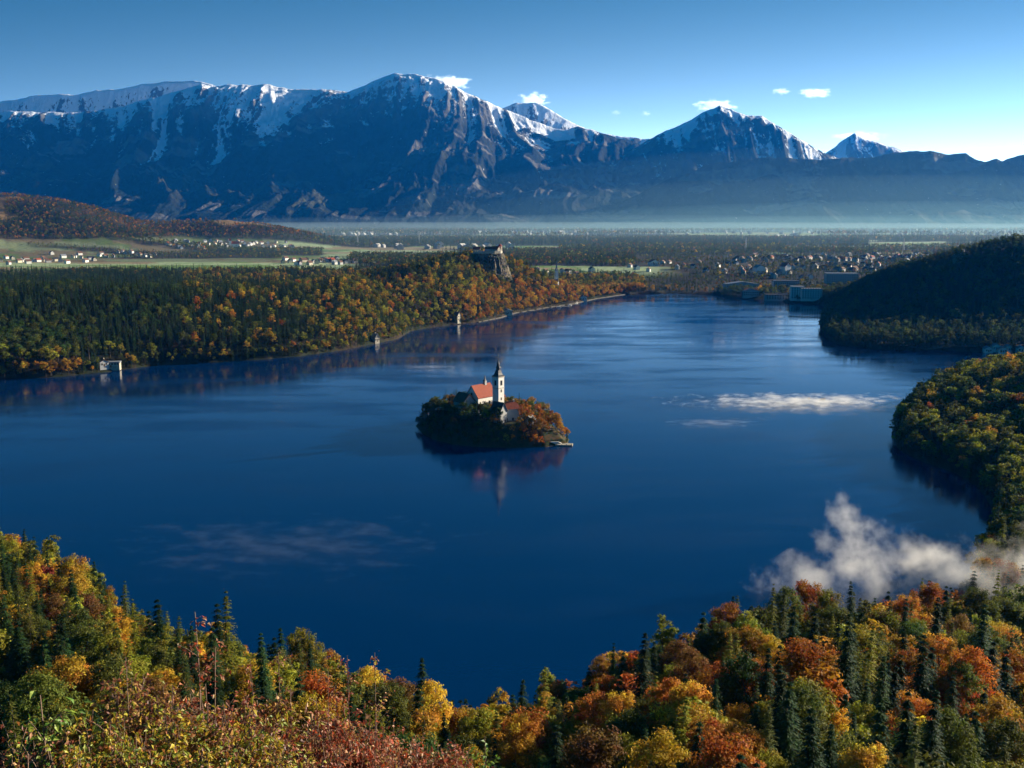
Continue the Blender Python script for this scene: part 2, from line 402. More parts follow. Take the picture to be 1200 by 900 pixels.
# ------------------------------------------------------------------ mountains
def mountain_material():
    m, n, N, L, o = newmat('mountain_side'); p = princ(N, None, 0.9, 0.1)
    c = N('ShaderNodeAttribute'); c.attribute_name = 'cover'; sn = N('ShaderNodeAttribute'); sn.attribute_name = 'snow'
    f = noise(N, L, 1.0, 7, pos_vec(N, L, .012, .012, .006), 0.7)
    col = mixc(N, L, 0.8, c.outputs['Color'], ramp(N, L, f, .3, .7, (.4, .4, .4), (1.6, 1.5, 1.4)), 'MULTIPLY')
    ad = N('ShaderNodeMath'); ad.operation = 'ADD'; L(sn.outputs['Fac'], ad.inputs[0])
    f2 = noise(N, L, 1.0, 6, pos_vec(N, L, .03, .03, .01), 0.75)
    sc = N('ShaderNodeMath'); sc.operation = 'MULTIPLY_ADD'; L(f2, sc.inputs[0]); sc.inputs[1].default_value = 2.7; sc.inputs[2].default_value = -1.35
    L(sc.outputs[0], ad.inputs[1])
    mask = ramp(N, L, ad.outputs[0], .46, .52)
    col = mixc(N, L, mask, col, (0.86, 0.87, 0.9))
    b = N('ShaderNodeBump'); b.inputs['Strength'].default_value = 1.0; b.inputs['Distance'].default_value = 42
    f3 = noise(N, L, 1.0, 6, pos_vec(N, L, .018, .012, .005), 0.65); L(f3, b.inputs['Height']); L(b.outputs[0], p.inputs['Normal'])
    L(col, p.inputs['Base Color']); L(p.outputs[0], o.inputs[0]); return m
M_mount = mountain_material()
def mountain(name, sky_pts, Yc, Y0, Yb, z0, nx=900, ny=200, px0=-330, px1=1530, snowline=1150, seed=1, spur=900., amp=0.30, prof=1.25, rockline=1080, cut=None):
    px = np.linspace(px0, px1, nx)
    sp = np.array(sky_pts, float)
    py = np.interp(px, sp[:, 0], sp[:, 1])
    py = py + (fbm(px / 9., px * 0 + seed, 4, seed) - .5) * 3.0
    yc = Yc(px) if callable(Yc) else np.full(nx, float(Yc))
    yc = yc + 350 * (fbm(px / 90., px * 0, 3, seed + 5) - .5)
    cr = np.array([AT(a, b, c) for a, b, c in zip(px, py, yc)])
    t = np.concatenate([np.linspace(0, 1, ny), np.linspace(1.02, 1.6, 24)])
    T, PX = np.meshgrid(t, px); U = T * 0
    zc = cr[:, 2][:, None]; ycc = yc[:, None]
    Y = np.where(T <= 1, Y0 + (ycc - Y0) * T, ycc + (T - 1) / 0.6 * (Yb - ycc))
    X = (PX - 600) / FPX * Y
    # straight columns near the crest so that spurs run down and not towards the viewer
    tt = np.clip(T, 0, 1)
    pr = 0.30 * tt ** 0.9 + 0.70 * tt ** (prof + 1.2)
    hgt = np.maximum(zc - z0, 5)
    wx = X + 260 * (fbm(X / 1500, Y / 1500, 3, seed + 31) - .5) * 3
    wy = Y + 500 * (fbm(X / 1100, Y / 1100, 3, seed + 37) - .5)
    big = ridged(wx / spur, wy / (spur * 3.2), 3, seed + 3) - 0.55
    med = ridged(wx / (spur * .31), wy / (spur * 1.0), 3, seed + 9) - 0.55
    sml = ridged(wx / (spur * .11), wy / (spur * .3), 3, seed + 13) - 0.5
    hump = fbm(X / 1300, Y / 900, 3, seed + 50) - .45
    edge = np.clip(tt * (1 - tt) * 4, 0, 1)
    crest = ss(0.45, 0.95, tt) * (1 - ss(.965, 1.0, tt))
    Z = z0 + hgt * pr + hgt * amp * big * edge + hgt * amp * 0.42 * med * np.clip(edge + crest * .8, 0, 1) + hgt * amp * .22 * sml * np.clip(edge + crest, 0, 1) \
        + hgt * 0.30 * hump * edge * (1 - tt)
    Z = np.where(T > 1, zc - (T - 1) / 0.6 * (hgt * 1.0) * (0.85 + .3 * fbm(X / 500, Y / 500, 2, seed)), Z)
    # keep the drawn skyline: nothing in front may rise above the crest line as seen from the valley
    lim = CAM_Z + (zc - CAM_Z) * Y / ycc - 6
    Z = np.where(T < 0.985, smin(Z, lim, 25), Z)
    Z = np.maximum(Z, z0 - 60)
    gx = np.gradient(Z, axis=0) / np.maximum(np.gradient(X, axis=0), 1); gy = np.gradient(Z, axis=1) / np.maximum(np.gradient(Y, axis=1), 1)
    steep = np.hypot(gx, gy)
    gully = 0.5 - med * 1.2 - sml * 0.5
    line = snowline if not callable(snowline) else snowline(PX)
    sn = 0.5 + (Z - line) / 640.0 + (gully - .5) * 2.5 * np.exp(-np.abs(Z - line) / 1100) - np.clip(steep - .72, 0, 2) * 0.65
    sn = np.clip(sn, 0, 1.2)
    outc = ss(0.62, 0.69, fbm(X / 420 + 7, Y / 240 + Z / 300, 4, seed + 71)) * ss(150, 320, Z - z0 + 150) * 0.9
    rk = np.clip(ss(rockline - 60, rockline + 260, Z + 220 * (fbm(X / 300, Y / 300, 3, seed + 61) - .5)) + outc, 0, 1)
    mead = ss(.6, .68, fbm(X / 520 + 1, Y / 420, 3, seed + 81)) * (1 - ss(600, 900, Z))
    fo = np.array([0.006, 0.012, 0.008]); br = np.array([0.018, 0.017, 0.012]); rc = np.array([0.14, 0.13, 0.115])
    bm = ss(.5, .62, fbm(X / 260, Y / 200, 3, seed + 91))[..., None] * 0.55
    c = fo * (1 - bm) + br * bm; c = c * (1 - mead[..., None] * .5) + np.array([.09, .085, .035]) * mead[..., None] * .5
    c = c * (1 - rk[..., None]) + rc * rk[..., None]
    C = np.concatenate([c, np.ones(c.shape[:2] + (1,))], -1).reshape(-1, 4)
    V = np.stack([X, Y, Z], -1).reshape(-1, 3)
    me = np_mesh(name, V, grid_faces(len(px), len(t)), True, {'cover': ('FLOAT_COLOR', 'POINT', C), 'snow': ('FLOAT', 'POINT', sn.ravel())})
    return tag(link(name, me, None, [M_mount]), kind='structure')
mountain('mountain_range', [(-330, 140), (-150, 128), (0, 131), (60, 131), (100, 132), (140, 128), (200, 113), (232, 103), (248, 98), (262, 101), (285, 99), (305, 100), (322, 99), (345, 104), (380, 105),
    (415, 107), (430, 101), (455, 90), (468, 86), (490, 87), (515, 92), (535, 101), (555, 112), (575, 120), (590, 128), (612, 136), (640, 148), (660, 153), (675, 147), (690, 152), (715, 160), (738, 166),
    (765, 176), (800, 215), (850, 245), (900, 262), (1000, 275), (1530, 280)],
    11600, 8300, 14500, 40, seed=3, snowline=lambda p: 1065 + 0 * p - 120 * np.exp(-((p - 250) / 170) ** 2), spur=820, amp=.27, nx=1000, ny=240, px1=1100)
mountain('back_mountain_range', [(-330, 122), (-100, 118), (0, 120), (30, 118), (60, 112), (85, 110), (105, 112), (130, 106), (150, 105), (180, 99), (212, 95), (240, 94), (262, 99), (275, 108), (330, 130), (420, 160), (560, 140), (590, 126),
    (605, 121), (628, 119), (645, 129), (668, 144), (690, 153), (720, 159), (760, 163), (900, 200)],
    13300, 11800, 15500, 400, px1=960, nx=520, ny=90, seed=12, snowline=820, spur=700, amp=.2)
mountain('right_mountain', [(620, 262), (680, 235), (725, 185), (745, 170), (765, 158), (785, 150), (805, 139), (820, 130), (836, 124), (850, 128), (870, 136), (885, 136), (905, 148), (930, 164), (955, 178), (985, 190), (1050, 215), (1120, 250), (1200, 270)],
    11000, 8900, 13200, 40, px0=600, px1=1220, nx=560, ny=200, seed=23, snowline=600, spur=620, amp=.25)
mountain('far_peak', [(900, 230), (950, 185), (965, 176), (975, 166), (991, 156), (1003, 163), (1020, 167), (1040, 174), (1055, 182), (1100, 190), (1250, 230)],
    14800, 13300, 16000, 300, px0=890, px1=1260, nx=260, ny=90, seed=31, snowline=650, spur=520, amp=.25)
mountain('foothills', [(660, 268), (720, 240), (780, 210), (830, 192), (860, 188), (895, 184), (940, 187), (975, 186), (1010, 185), (1030, 180), (1055, 178), (1078, 177), (1100, 181), (1120, 180), (1132, 187), (1142, 190), (1155, 186), (1162, 189), (1180, 182), (1198, 178), (1260, 174), (1330, 190), (1530, 200)],
    9300, 8100, 11200, 35, px0=650, px1=1530, nx=560, ny=130, seed=44, snowline=5000, spur=560, amp=.22, rockline=3000)

def hit(px, py):
    """where the view ray of the photo meets the ground"""
    px = np.atleast_1d(np.asarray(px, float)); py = np.atleast_1d(np.asarray(py, float))
    Y = 60 * 1.006 ** np.arange(0, 860)
    res = []
    for a, b in zip(px, py):
        d = ray(a, b); t = Y / d[1]
        x = d[0] * t; z = CAM_Z + d[2] * t
        h, sd = H(x, Y); h = np.maximum(h, 0)
        k = np.argmax(z < h)
        if not (z < h).any(): k = len(Y) - 1
        res.append((x[k], Y[k], h[k]))
    return res

# ------------------------------------------------------------------ tree meshes
def rand_dirs(n, g, zmin=-1.0):
    v = g.normal(size=(n, 3)); v /= np.linalg.norm(v, axis=1)[:, None] + 1e-9
    if zmin > -1: v[:, 2] = np.where(v[:, 2] < zmin, -v[:, 2], v[:, 2])
    return v
def leaf_quads(P, Nn, size, g, aspect=1.5):
    n = len(P)
    t = rand_dirs(n, g); u = np.cross(Nn, t); u /= np.linalg.norm(u, axis=1)[:, None] + 1e-9
    v = np.cross(Nn, u)
    s = size[:, None] * 0.5
    a = P - u * s * aspect; b = P - v * s * .75 + Nn * s * .15; c = P + u * s * aspect; d = P + v * s * .75 + Nn * s * .15
    V = np.stack([a, b, c, d], 1).reshape(-1, 3)
    return V, np.arange(4 * n).reshape(n, 4)
def broadleaf_crown(seed, Hh=18., Rr=5.2, lobes=34, per=150, leaf=.42, zc=.60, zr=.42, name='crown', sparse=0.0):
    g = np.random.default_rng(seed); Ps = []; Ns = []; Sz = []; Sp = []
    C = np.array([0, 0, Hh * zc]); rad = np.array([Rr, Rr, Hh * zr])
    tilt = g.normal(size=2) * .06
    for i in range(lobes):
        d = rand_dirs(1, g, -.55)[0]
        c = C + d * rad * g.uniform(.45, .95)
        c[0] += (c[2] - C[2]) * tilt[0]; c[1] += (c[2] - C[2]) * tilt[1]
        lr = Rr * g.choice([g.uniform(.14, .22), g.uniform(.2, .34)])
        k = max(3, int(per * (lr / (Rr * .27)) ** 2 * g.uniform(.8, 1.15)))
        q = rand_dirs(k, g); q += d * .55; q /= np.linalg.norm(q, axis=1)[:, None]
        rr = lr * g.uniform(.35, 1.45, k)
        p = c + q * rr[:, None] * np.array([1, 1, .72])
        nn = q + g.normal(size=(k, 3)) * .55 + np.array([0, 0, .25]); nn /= np.linalg.norm(nn, axis=1)[:, None]
        Ps.append(p); Ns.append(nn); Sz.append(leaf * g.uniform(.6, 1.35, k)); Sp.append(np.full(k, g.uniform()))
    P = np.concatenate(Ps); Nn = np.concatenate(Ns); Sz = np.concatenate(Sz); Sp = np.concatenate(Sp)
    V, F = leaf_quads(P, Nn, Sz, g)
    return V, F, np.clip(g.normal(.5, .25, len(F)), 0, 1), Sp
def spruce_crown(seed, Hh=24., Rr=3.8, whorls=28, br=11, seg=7, leaf=.5, base=.08, droop=.35):
    g = np.random.default_rng(seed); P = []; Nn = []; U = []; Sz = []; Sp = []
    for w in range(whorls):
        f = (w + g.uniform(-.3, .3)) / whorls; f = min(max(f, 0), .985)
        z = Hh * (base + (1 - base) * f) + g.uniform(-.45, .45); rad = Rr * (1.01 - f) ** .85 * g.uniform(.82, 1.12) + .15
        a0 = g.uniform(0, 6.28); nb = max(5, int(br * (1 - f * .45)))
        for b in range(nb):
            a = a0 + 6.283 * b / nb + g.uniform(-.2, .2); L_ = rad * g.uniform(.62, 1.15)
            rd = np.array([math.cos(a), math.sin(a), 0]); sd_ = np.array([-math.sin(a), math.cos(a), 0]); sp = g.uniform()
            for s in range(seg):
                q = (s + .6) / seg
                pz = z - droop * L_ * q * q + .18 * L_ * max(0, q - .7)
                off = g.uniform(-1, 1) * .22 * L_ * (1.1 - q)
                P.append(rd * L_ * q * .98 + sd_ * off + np.array([0, 0, pz])); n0 = np.array([rd[0] * .45, rd[1] * .45, .85]) + g.normal(size=3) * .3
                Nn.append(n0 / np.linalg.norm(n0)); U.append(rd + sd_ * g.uniform(-.6, .6) + np.array([0, 0, g.uniform(-.7, -.1)]))
                Sz.append(leaf * (1.25 - .6 * q) * max(.6, (1 - f) ** .35) * g.uniform(.7, 1.2)); Sp.append(sp)
    P = np.array(P); Nn = np.array(Nn); U = np.array(U); U /= np.linalg.norm(U, axis=1)[:, None]; Sz = np.array(Sz)[:, None]
    W = np.cross(Nn, U)
    a = P - U * Sz * 1.0; b = P - W * Sz * .42; c = P + U * Sz * 1.05; d = P + W * Sz * .42
    V = np.stack([a, b, c, d], 1).reshape(-1, 3); F = np.arange(4 * len(P)).reshape(-1, 4)
    return V, F, np.clip(g.normal(.5, .2, len(F)), 0, 1), np.array(Sp)
def trunk_geo(seed, Hh, r0, limbs=7, reach=3.5, z0=.3, n=6):
    g = random.Random(seed); m = MB()
    k = 6; pts = [(g.uniform(-.12, .12) * i, g.uniform(-.12, .12) * i, Hh * .92 * i / (k - 1) - .6 * (i == 0)) for i in range(k)]
    m.tube(pts, [r0 * (1 - .88 * i / (k - 1)) * (1.25 if i == 0 else 1) for i in range(k)], n)
    for i in range(limbs):
        f = z0 + (0.9 - z0) * i / max(1, limbs); z = Hh * .92 * f; a = i * 2.4 + g.uniform(-.4, .4)
        idx = f * (k - 1); j = int(idx); t = idx - j
        bx = pts[j][0] * (1 - t) + pts[min(j+1, k-1)][0] * t; by = pts[j][1] * (1 - t) + pts[min(j+1, k-1)][1] * t
        Ln = reach * (1 - f * .6) * g.uniform(.7, 1.1)
        m.tube([(bx, by, z), (bx + math.cos(a) * Ln * .5, by + math.sin(a) * Ln * .5, z + Ln * .35), (bx + math.cos(a + .2) * Ln, by + math.sin(a + .2) * Ln, z + Ln * .75)],
               [r0 * .36 * (1 - f * .5), r0 * .22 * (1 - f * .5), r0 * .06], 5)
    return m
def crown_mesh(geo, mat):
    V, F, lf, sp = geo
    me = np_mesh('crown', V, F, False, {'leaf': ('FLOAT', 'FACE', lf), 'spray': ('FLOAT', 'FACE', sp)}); me.materials.append(mat); return me
def mk_mesh_tree(geo, tm, mat, bark):
    """crown and trunk of a far tree in one mesh (forest mass only)"""
    V, F, lf, sp = geo
    T = tm.mesh('t'); tv = np.array([v.co[:] for v in T.vertices]); T.calc_loop_triangles(); tf = np.array([t.vertices[:] for t in T.loop_triangles])
    tf4 = np.concatenate([tf, tf[:, 2:3]], 1); bpy.data.meshes.remove(T)
    # degenerate quads avoided: split crown quads into triangles
    F3 = np.concatenate([F[:, [0, 1, 2]], F[:, [0, 2, 3]]]); a = np.concatenate([lf, lf, np.full(len(tf), .5)]); b = np.concatenate([sp, sp, np.full(len(tf), .5)])
    FF = np.concatenate([F3, tf + len(V)]); VV = np.concatenate([V, tv])
    me = np_mesh('far_tree', VV, FF, False, {'leaf': ('FLOAT', 'FACE', a), 'spray': ('FLOAT', 'FACE', b)}, np.concatenate([np.zeros(len(F3)), np.ones(len(tf))]))
    me.materials.append(mat); me.materials.append(bark); return me

# near variants: (kind, crown mesh, trunk mesh, height, radius)
NEARV = {'broadleaf_tree': [], 'spruce_tree': [], 'larch_tree': [], 'poplar_tree': []}
for i in range(6):
    hh = [17, 19, 16, 21, 18, 15][i]; r_ = [4.6, 4.4, 5.0, 4.5, 3.9, 4.3][i]
    NEARV['broadleaf_tree'].append((crown_mesh(broadleaf_crown(100 + i, hh, r_, 62 + 5 * i, 150, .30, zc=.60, zr=.40), M_leaf), trunk_geo(i, hh, .34, 9, 4.2).mesh('trunk'), hh, r_))
for i in range(4):
    hh = [23, 20, 25, 18][i]; r_ = [4.3, 4.1, 4.4, 4.2][i]
    NEARV['spruce_tree'].append((crown_mesh(spruce_crown(200 + i, hh, r_ * 1.28, 50, 17, 9, .52, .05, .5), M_leaf), trunk_geo(40 + i, hh, .3, 0).mesh('trunk'), hh, r_))
for i in range(3):
    hh = [22, 24, 20][i]; r_ = 3.3
    NEARV['larch_tree'].append((crown_mesh(spruce_crown(300 + i, hh, r_ * 1.15, 50, 11, 8, .42, .1, .2), M_leaf), trunk_geo(60 + i, hh, .26, 0).mesh('trunk'), hh, r_))
for i in range(3):
    hh = [19, 21, 17][i]; r_ = [2.9, 2.7, 3.1][i]
    NEARV['poplar_tree'].append((crown_mesh(broadleaf_crown(400 + i, hh, r_, 46, 75, .34, zc=.57, zr=.44), M_leaf), trunk_geo(80 + i, hh, .22, 8, 2.2, .25).mesh('trunk'), hh, r_))
# middle-distance variants for the island, the point and the far shore
MIDV = {'broadleaf_tree': [], 'spruce_tree': [], 'larch_tree': [], 'poplar_tree': []}
for i in range(4):
    MIDV['broadleaf_tree'].append((crown_mesh(broadleaf_crown(500 + i, 17, 5.3, 26, 55, .66), M_leaf), NEARV['broadleaf_tree'][i][1], 17, 5.3))
for i in range(3):
    MIDV['spruce_tree'].append((crown_mesh(spruce_crown(520 + i, 24, 3.8, 20, 9, 5, .8), M_leaf), NEARV['spruce_tree'][i][1], 24, 3.8))
MIDV['larch_tree'].append((crown_mesh(spruce_crown(540, 22, 3.4, 20, 8, 5, .62, .12, .12), M_leaf), NEARV['larch_tree'][0][1], 22, 3.4))
for i in range(2):
    MIDV['poplar_tree'].append((crown_mesh(broadleaf_crown(550 + i, 19, 2.9, 22, 36, .6, zc=.57, zr=.44), M_leaf), NEARV['poplar_tree'][i][1], 19, 2.9))
# forest mass sources, never linked to the scene by themselves
SRC = bpy.data.collections.new('forest_sources'); SRC_INFO = []
def src(kind, geo, tm, hh, rr, lod):
    me = mk_mesh_tree(geo, tm, M_leafi, M_bark)
    o = bpy.data.objects.new('source_%02d_tree' % len(SRC_INFO), me); SRC.objects.link(o); SRC_INFO.append((kind, hh, rr, lod))
for i in range(4): src('broadleaf_tree', broadleaf_crown(600 + i, 17, 5.3, 26, 48, .7), trunk_geo(100 + i, 17, .34, 3, 3, n=4), 17, 5.3, 0)
for i in range(3): src('spruce_tree', spruce_crown(620 + i, 24, 3.8, 20, 8, 5, .85), trunk_geo(110 + i, 24, .3, 0, n=4), 24, 3.8, 0)
src('larch_tree', spruce_crown(640, 22, 3.4, 18, 8, 5, .7, .12, .12), trunk_geo(115, 22, .26, 0, n=4), 22, 3.4, 0)
src('poplar_tree', broadleaf_crown(650, 19, 2.9, 20, 26, .7, zc=.57, zr=.44), trunk_geo(116, 19, .22, 0, n=4), 19, 2.9, 0)
for i in range(3): src('broadleaf_tree', broadleaf_crown(660 + i, 17, 5.6, 14, 11, 1.7), trunk_geo(120 + i, 17, .34, 0, n=4), 17, 5.6, 1)
for i in range(2): src('spruce_tree', spruce_crown(670 + i, 24, 3.8, 11, 6, 2, 2.1), trunk_geo(125, 24, .3, 0, n=4), 24, 3.8, 1)

PAL = {'rust orange': (.46, .15, .02), 'golden yellow': (.56, .33, .03), 'yellow green': (.30, .28, .025), 'olive green': (.12, .13, .02), 'amber': (.50, .24, .025),
       'dark red': (.25, .05, .022), 'russet brown': (.24, .12, .03), 'mid green': (.06, .10, .018), 'dark green': (.028, .058, .018), 'deep green': (.042, .085, .022), 'pale green': (.15, .17, .045)}
AUT = ['rust orange', 'golden yellow', 'yellow green', 'olive green', 'amber', 'dark red', 'russet brown', 'mid green', 'pale green']
def choose(region, x, y, px, sd, u, v, n):
    """species and leaf colour of one tree; n is a smooth noise so that colours come in drifts"""
    if region == 'fg':
        pc = .32 if px < 600 else .27
        kind = 'spruce_tree' if v < pc else ('larch_tree' if v < pc + .13 else ('poplar_tree' if v < pc + (.30 if px < 620 else .20) else 'broadleaf_tree'))
        W = {'rust orange': .20 if px > 600 else .07, 'golden yellow': .18, 'yellow green': .28 if px < 600 else .18, 'olive green': .24, 'amber': .14, 'dark red': .015, 'russet brown': .08, 'mid green': .06}
        if n > .58: W['rust orange'] *= 2.0; W['amber'] *= 1.5
        if n < .42: W['yellow green'] *= 2; W['olive green'] *= 1.8
        if kind == 'larch_tree': W = {'yellow green': .5, 'olive green': .5}
        if kind == 'poplar_tree': W = {'yellow green': .45, 'pale green': .2, 'golden yellow': .2, 'olive green': .15}
    elif region == 'left':
        a = .30
        if px > 395: a = .62 if not (430 < px < 540 and sd > 95) else .3
        elif px > 215: a = .12 + (.45 if n > .58 else 0)
        else: a = .20
        if sd < 14: a = max(a, .5)
        if px < 92 and sd < 110: a = 1.0
        kind = ('poplar_tree' if v < .15 else 'broadleaf_tree') if u < a else 'spruce_tree'
        W = {'rust orange': .03, 'golden yellow': .22, 'yellow green': .36, 'olive green': .30, 'amber': .08}
        if px < 92 and sd < 110: W = {'yellow green': .75, 'olive green': .2, 'golden yellow': .05} if sd > 9 else {'amber': .4, 'russet brown': .4, 'golden yellow': .2}
        if px < 215 and sd >= 22: W = {'olive green': .45, 'mid green': .55}
        if px > 540 and sd < 40: W = {'rust orange': .15, 'amber': .35, 'golden yellow': .35, 'olive green': .15}
    elif region == 'straza':
        kind = 'spruce_tree' if u < .55 else 'broadleaf_tree'; W = {'mid green': .6, 'olive green': .4}
    elif region == 'prom':
        kind = 'spruce_tree' if u < .18 else ('poplar_tree' if u < .3 else 'broadleaf_tree')
        W = {'olive green': .36, 'yellow green': .36, 'mid green': .18, 'golden yellow': .07, 'rust orange': .02}
    elif region == 'hill':
        kind = 'spruce_tree' if u < (.55 if n > .52 else .15) else 'broadleaf_tree'; W = {'russet brown': .5, 'olive green': .27, 'amber': .14, 'rust orange': .03, 'mid green': .1}
    else:
        kind = 'spruce_tree' if u < (.85 if (3900 < y < 4900 or n > .56) else .2) else 'broadleaf_tree'; W = {'olive green': .5, 'russet brown': .12, 'mid green': .3, 'golden yellow': .02, 'yellow green': .06}
    if kind == 'spruce_tree': W = {'dark green': .5, 'deep green': .5}
    ks = list(W); ws = np.array([W[k] for k in ks]); ws = np.cumsum(ws / ws.sum())
    return kind, ks[int(np.searchsorted(ws, (u * 7.31 + v * 3.17) % 1.0))]

def scatter(x0, x1, y0, y1, s, seed):
    g = np.random.default_rng(seed)
    gx, gy = np.meshgrid(np.arange(x0, x1, s), np.arange(y0, y1, s)); gx = gx + (np.arange(gx.shape[0]) % 2)[:, None] * s * .5
    return (gx + g.uniform(-.38, .38, gx.shape) * s).ravel(), (gy + g.uniform(-.38, .38, gx.shape) * s).ravel()

BUILD_SPOTS = []     # (x, y, clear radius): trees keep away from these
def keep_clear(x, y, r): BUILD_SPOTS.append((x, y, r))

# ------------------------------------------------------------------ buildings
ORD = ['first', 'second', 'third', 'fourth', 'fifth', 'sixth', 'seventh', 'eighth', 'ninth', 'tenth', 'eleventh', 'twelfth', 'thirteenth', 'fourteenth', 'fifteenth',
       'sixteenth', 'seventeenth', 'eighteenth', 'nineteenth', 'twentieth']
def ordinal(i):
    if i < 20: return ORD[i]
    return ['twenty', 'thirty', 'forty', 'fifty', 'sixty', 'seventy', 'eighty', 'ninety'][min(7, (i + 1) // 10 - 2)] + ('-' + ORD[(i + 1) % 10 - 1] if (i + 1) % 10 else '')
def gable_wall(w, l, h, rh):
    m = MB(); a, b = w / 2, l / 2
    m.add([(-a,-b,-3),(a,-b,-3),(a,b,-3),(-a,b,-3),(-a,-b,h),(a,-b,h),(a,b,h),(-a,b,h),(0,-b,h+rh),(0,b,h+rh)],
          [(0,3,2,1),(0,1,5,8,4),(1,2,6,5),(2,3,7,9,6),(3,0,4,7),(4,8,9,7),(8,5,6,9)]); return m
def gable_roof(w, l, h, rh, o=.6, th=.3):
    m = MB(); a = w / 2; s = rh / a; x = a + o; b = l / 2 + o; ze = h - o * s + .02; zr = h + rh + .02
    m.add([(-x,-b,ze),(0,-b,zr),(x,-b,ze),(-x,-b,ze+th),(0,-b,zr+th*1.3),(x,-b,ze+th),(-x,b,ze),(0,b,zr),(x,b,ze),(-x,b,ze+th),(0,b,zr+th*1.3),(x,b,ze+th)],
          [(0,1,4,3),(1,2,5,4),(6,9,10,7),(7,10,11,8),(3,4,10,9),(4,5,11,10),(0,6,7,1),(1,7,8,2),(0,3,9,6),(2,8,11,5)]); return m
def hip_roof(w, l, h, rh, o=.6):
    m = MB(); x = w/2 + o; y = l/2 + o; k = max(0.3, l/2 - w/2)
    if w > l: 
        k = max(0.3, w/2 - l/2)
        m.add([(-x,-y,h),(x,-y,h),(x,y,h),(-x,y,h),(-k,0,h+rh),(k,0,h+rh)], [(0,3,2,1),(0,1,5,4),(2,3,4,5),(1,2,5),(3,0,4)])
    else: m.add([(-x,-y,h),(x,-y,h),(x,y,h),(-x,y,h),(0,-k,h+rh),(0,k,h+rh)], [(0,3,2,1),(0,1,4),(1,2,5,4),(2,3,5),(3,0,4,5)])
    return m
def add_windows(parent, w, l, h, sides, ww=1.1, wh=1.5, sill=True, frame=True):
    """sides: list of (side, cols, rows, z0, dz)"""
    for side, cols, rows, z0, dz in sides:
        for c in range(cols):
            for r_ in range(rows):
                t = (c + .5) / cols - .5; z = z0 + r_ * dz
                m = MB(); f = MB()
                if side in '-+':
                    sg = -1 if side == '-' else 1; xx = t * w; y0 = sg * l / 2
                    m.box(xx - ww/2, xx + ww/2, min(y0 + sg*.02, y0 + sg*.06), max(y0 + sg*.02, y0 + sg*.06), z, z + wh)
                    if frame:
                        for a, b, cc, d in ((-ww/2-.14, -ww/2, 0, wh), (ww/2, ww/2+.14, 0, wh), (-ww/2-.14, ww/2+.14, wh, wh+.14), (-ww/2-.2, ww/2+.2, -.16, 0)):
                            f.box(xx+a, xx+b, min(y0+sg*.01, y0+sg*.12), max(y0+sg*.01, y0+sg*.12), z+cc, z+d)
                else:
                    sg = -1 if side == 'l' else 1; yy = t * l; x0 = sg * w / 2
                    m.box(min(x0 + sg*.02, x0 + sg*.06), max(x0 + sg*.02, x0 + sg*.06), yy - ww/2, yy + ww/2, z, z + wh)
                    if frame:
                        for a, b, cc, d in ((-ww/2-.14, -ww/2, 0, wh), (ww/2, ww/2+.14, 0, wh), (-ww/2-.14, ww/2+.14, wh, wh+.14), (-ww/2-.2, ww/2+.2, -.16, 0)):
                            f.box(min(x0+sg*.01, x0+sg*.12), max(x0+sg*.01, x0+sg*.12), yy+a, yy+b, z+cc, z+d)
                wo = m.build('window', M_glass, parent)
                if frame: f.build('frame', M_stone, wo)
def house(name, loc, rz, w, l, h, rh, wm, rm, label, cat, sides=(), hip=False, group=None, chimney=True, ww=1.1, wh=1.5, door=True, flat=False, clear=None):
    e = empty(name, loc, rz); tag(e, label, cat, group)
    if flat:
        MB().box(-w/2, w/2, -l/2, l/2, -3, h).build('wall', wm, e)
        MB().box(-w/2-.4, w/2+.4, -l/2-.4, l/2+.4, h+.004, h + rh).build('roof', rm, e)
    elif hip:
        MB().box(-w/2, w/2, -l/2, l/2, -3, h - .01).build('wall', wm, e); ro = hip_roof(w, l, h, rh).build('roof', rm, e)
        if chimney: MB().box(w*.12, w*.12+.9, -.5, .5, h + rh*.4, h + rh + .9).build('chimney', M_cream, ro)
    else:
        gable_wall(w, l, h, rh).build('wall', wm, e); ro = gable_roof(w, l, h, rh).build('roof', rm, e)
        if chimney: MB().box(w*.15, w*.15+.8, l*.15, l*.15+.8, h + rh*.4, h + rh + .8).build('chimney', M_cream, ro)
    if door: MB().box(-.6, .6, -l/2 - .1, -l/2 - .02, 0, 2.2).build('door', M_wood, e)
    add_windows(e, w, l, h, sides, ww, wh)
    keep_clear(loc[0], loc[1], clear if clear else max(w, l) * .5)
    return e
def zt(py, Y): return AT(600, py, Y)[2]

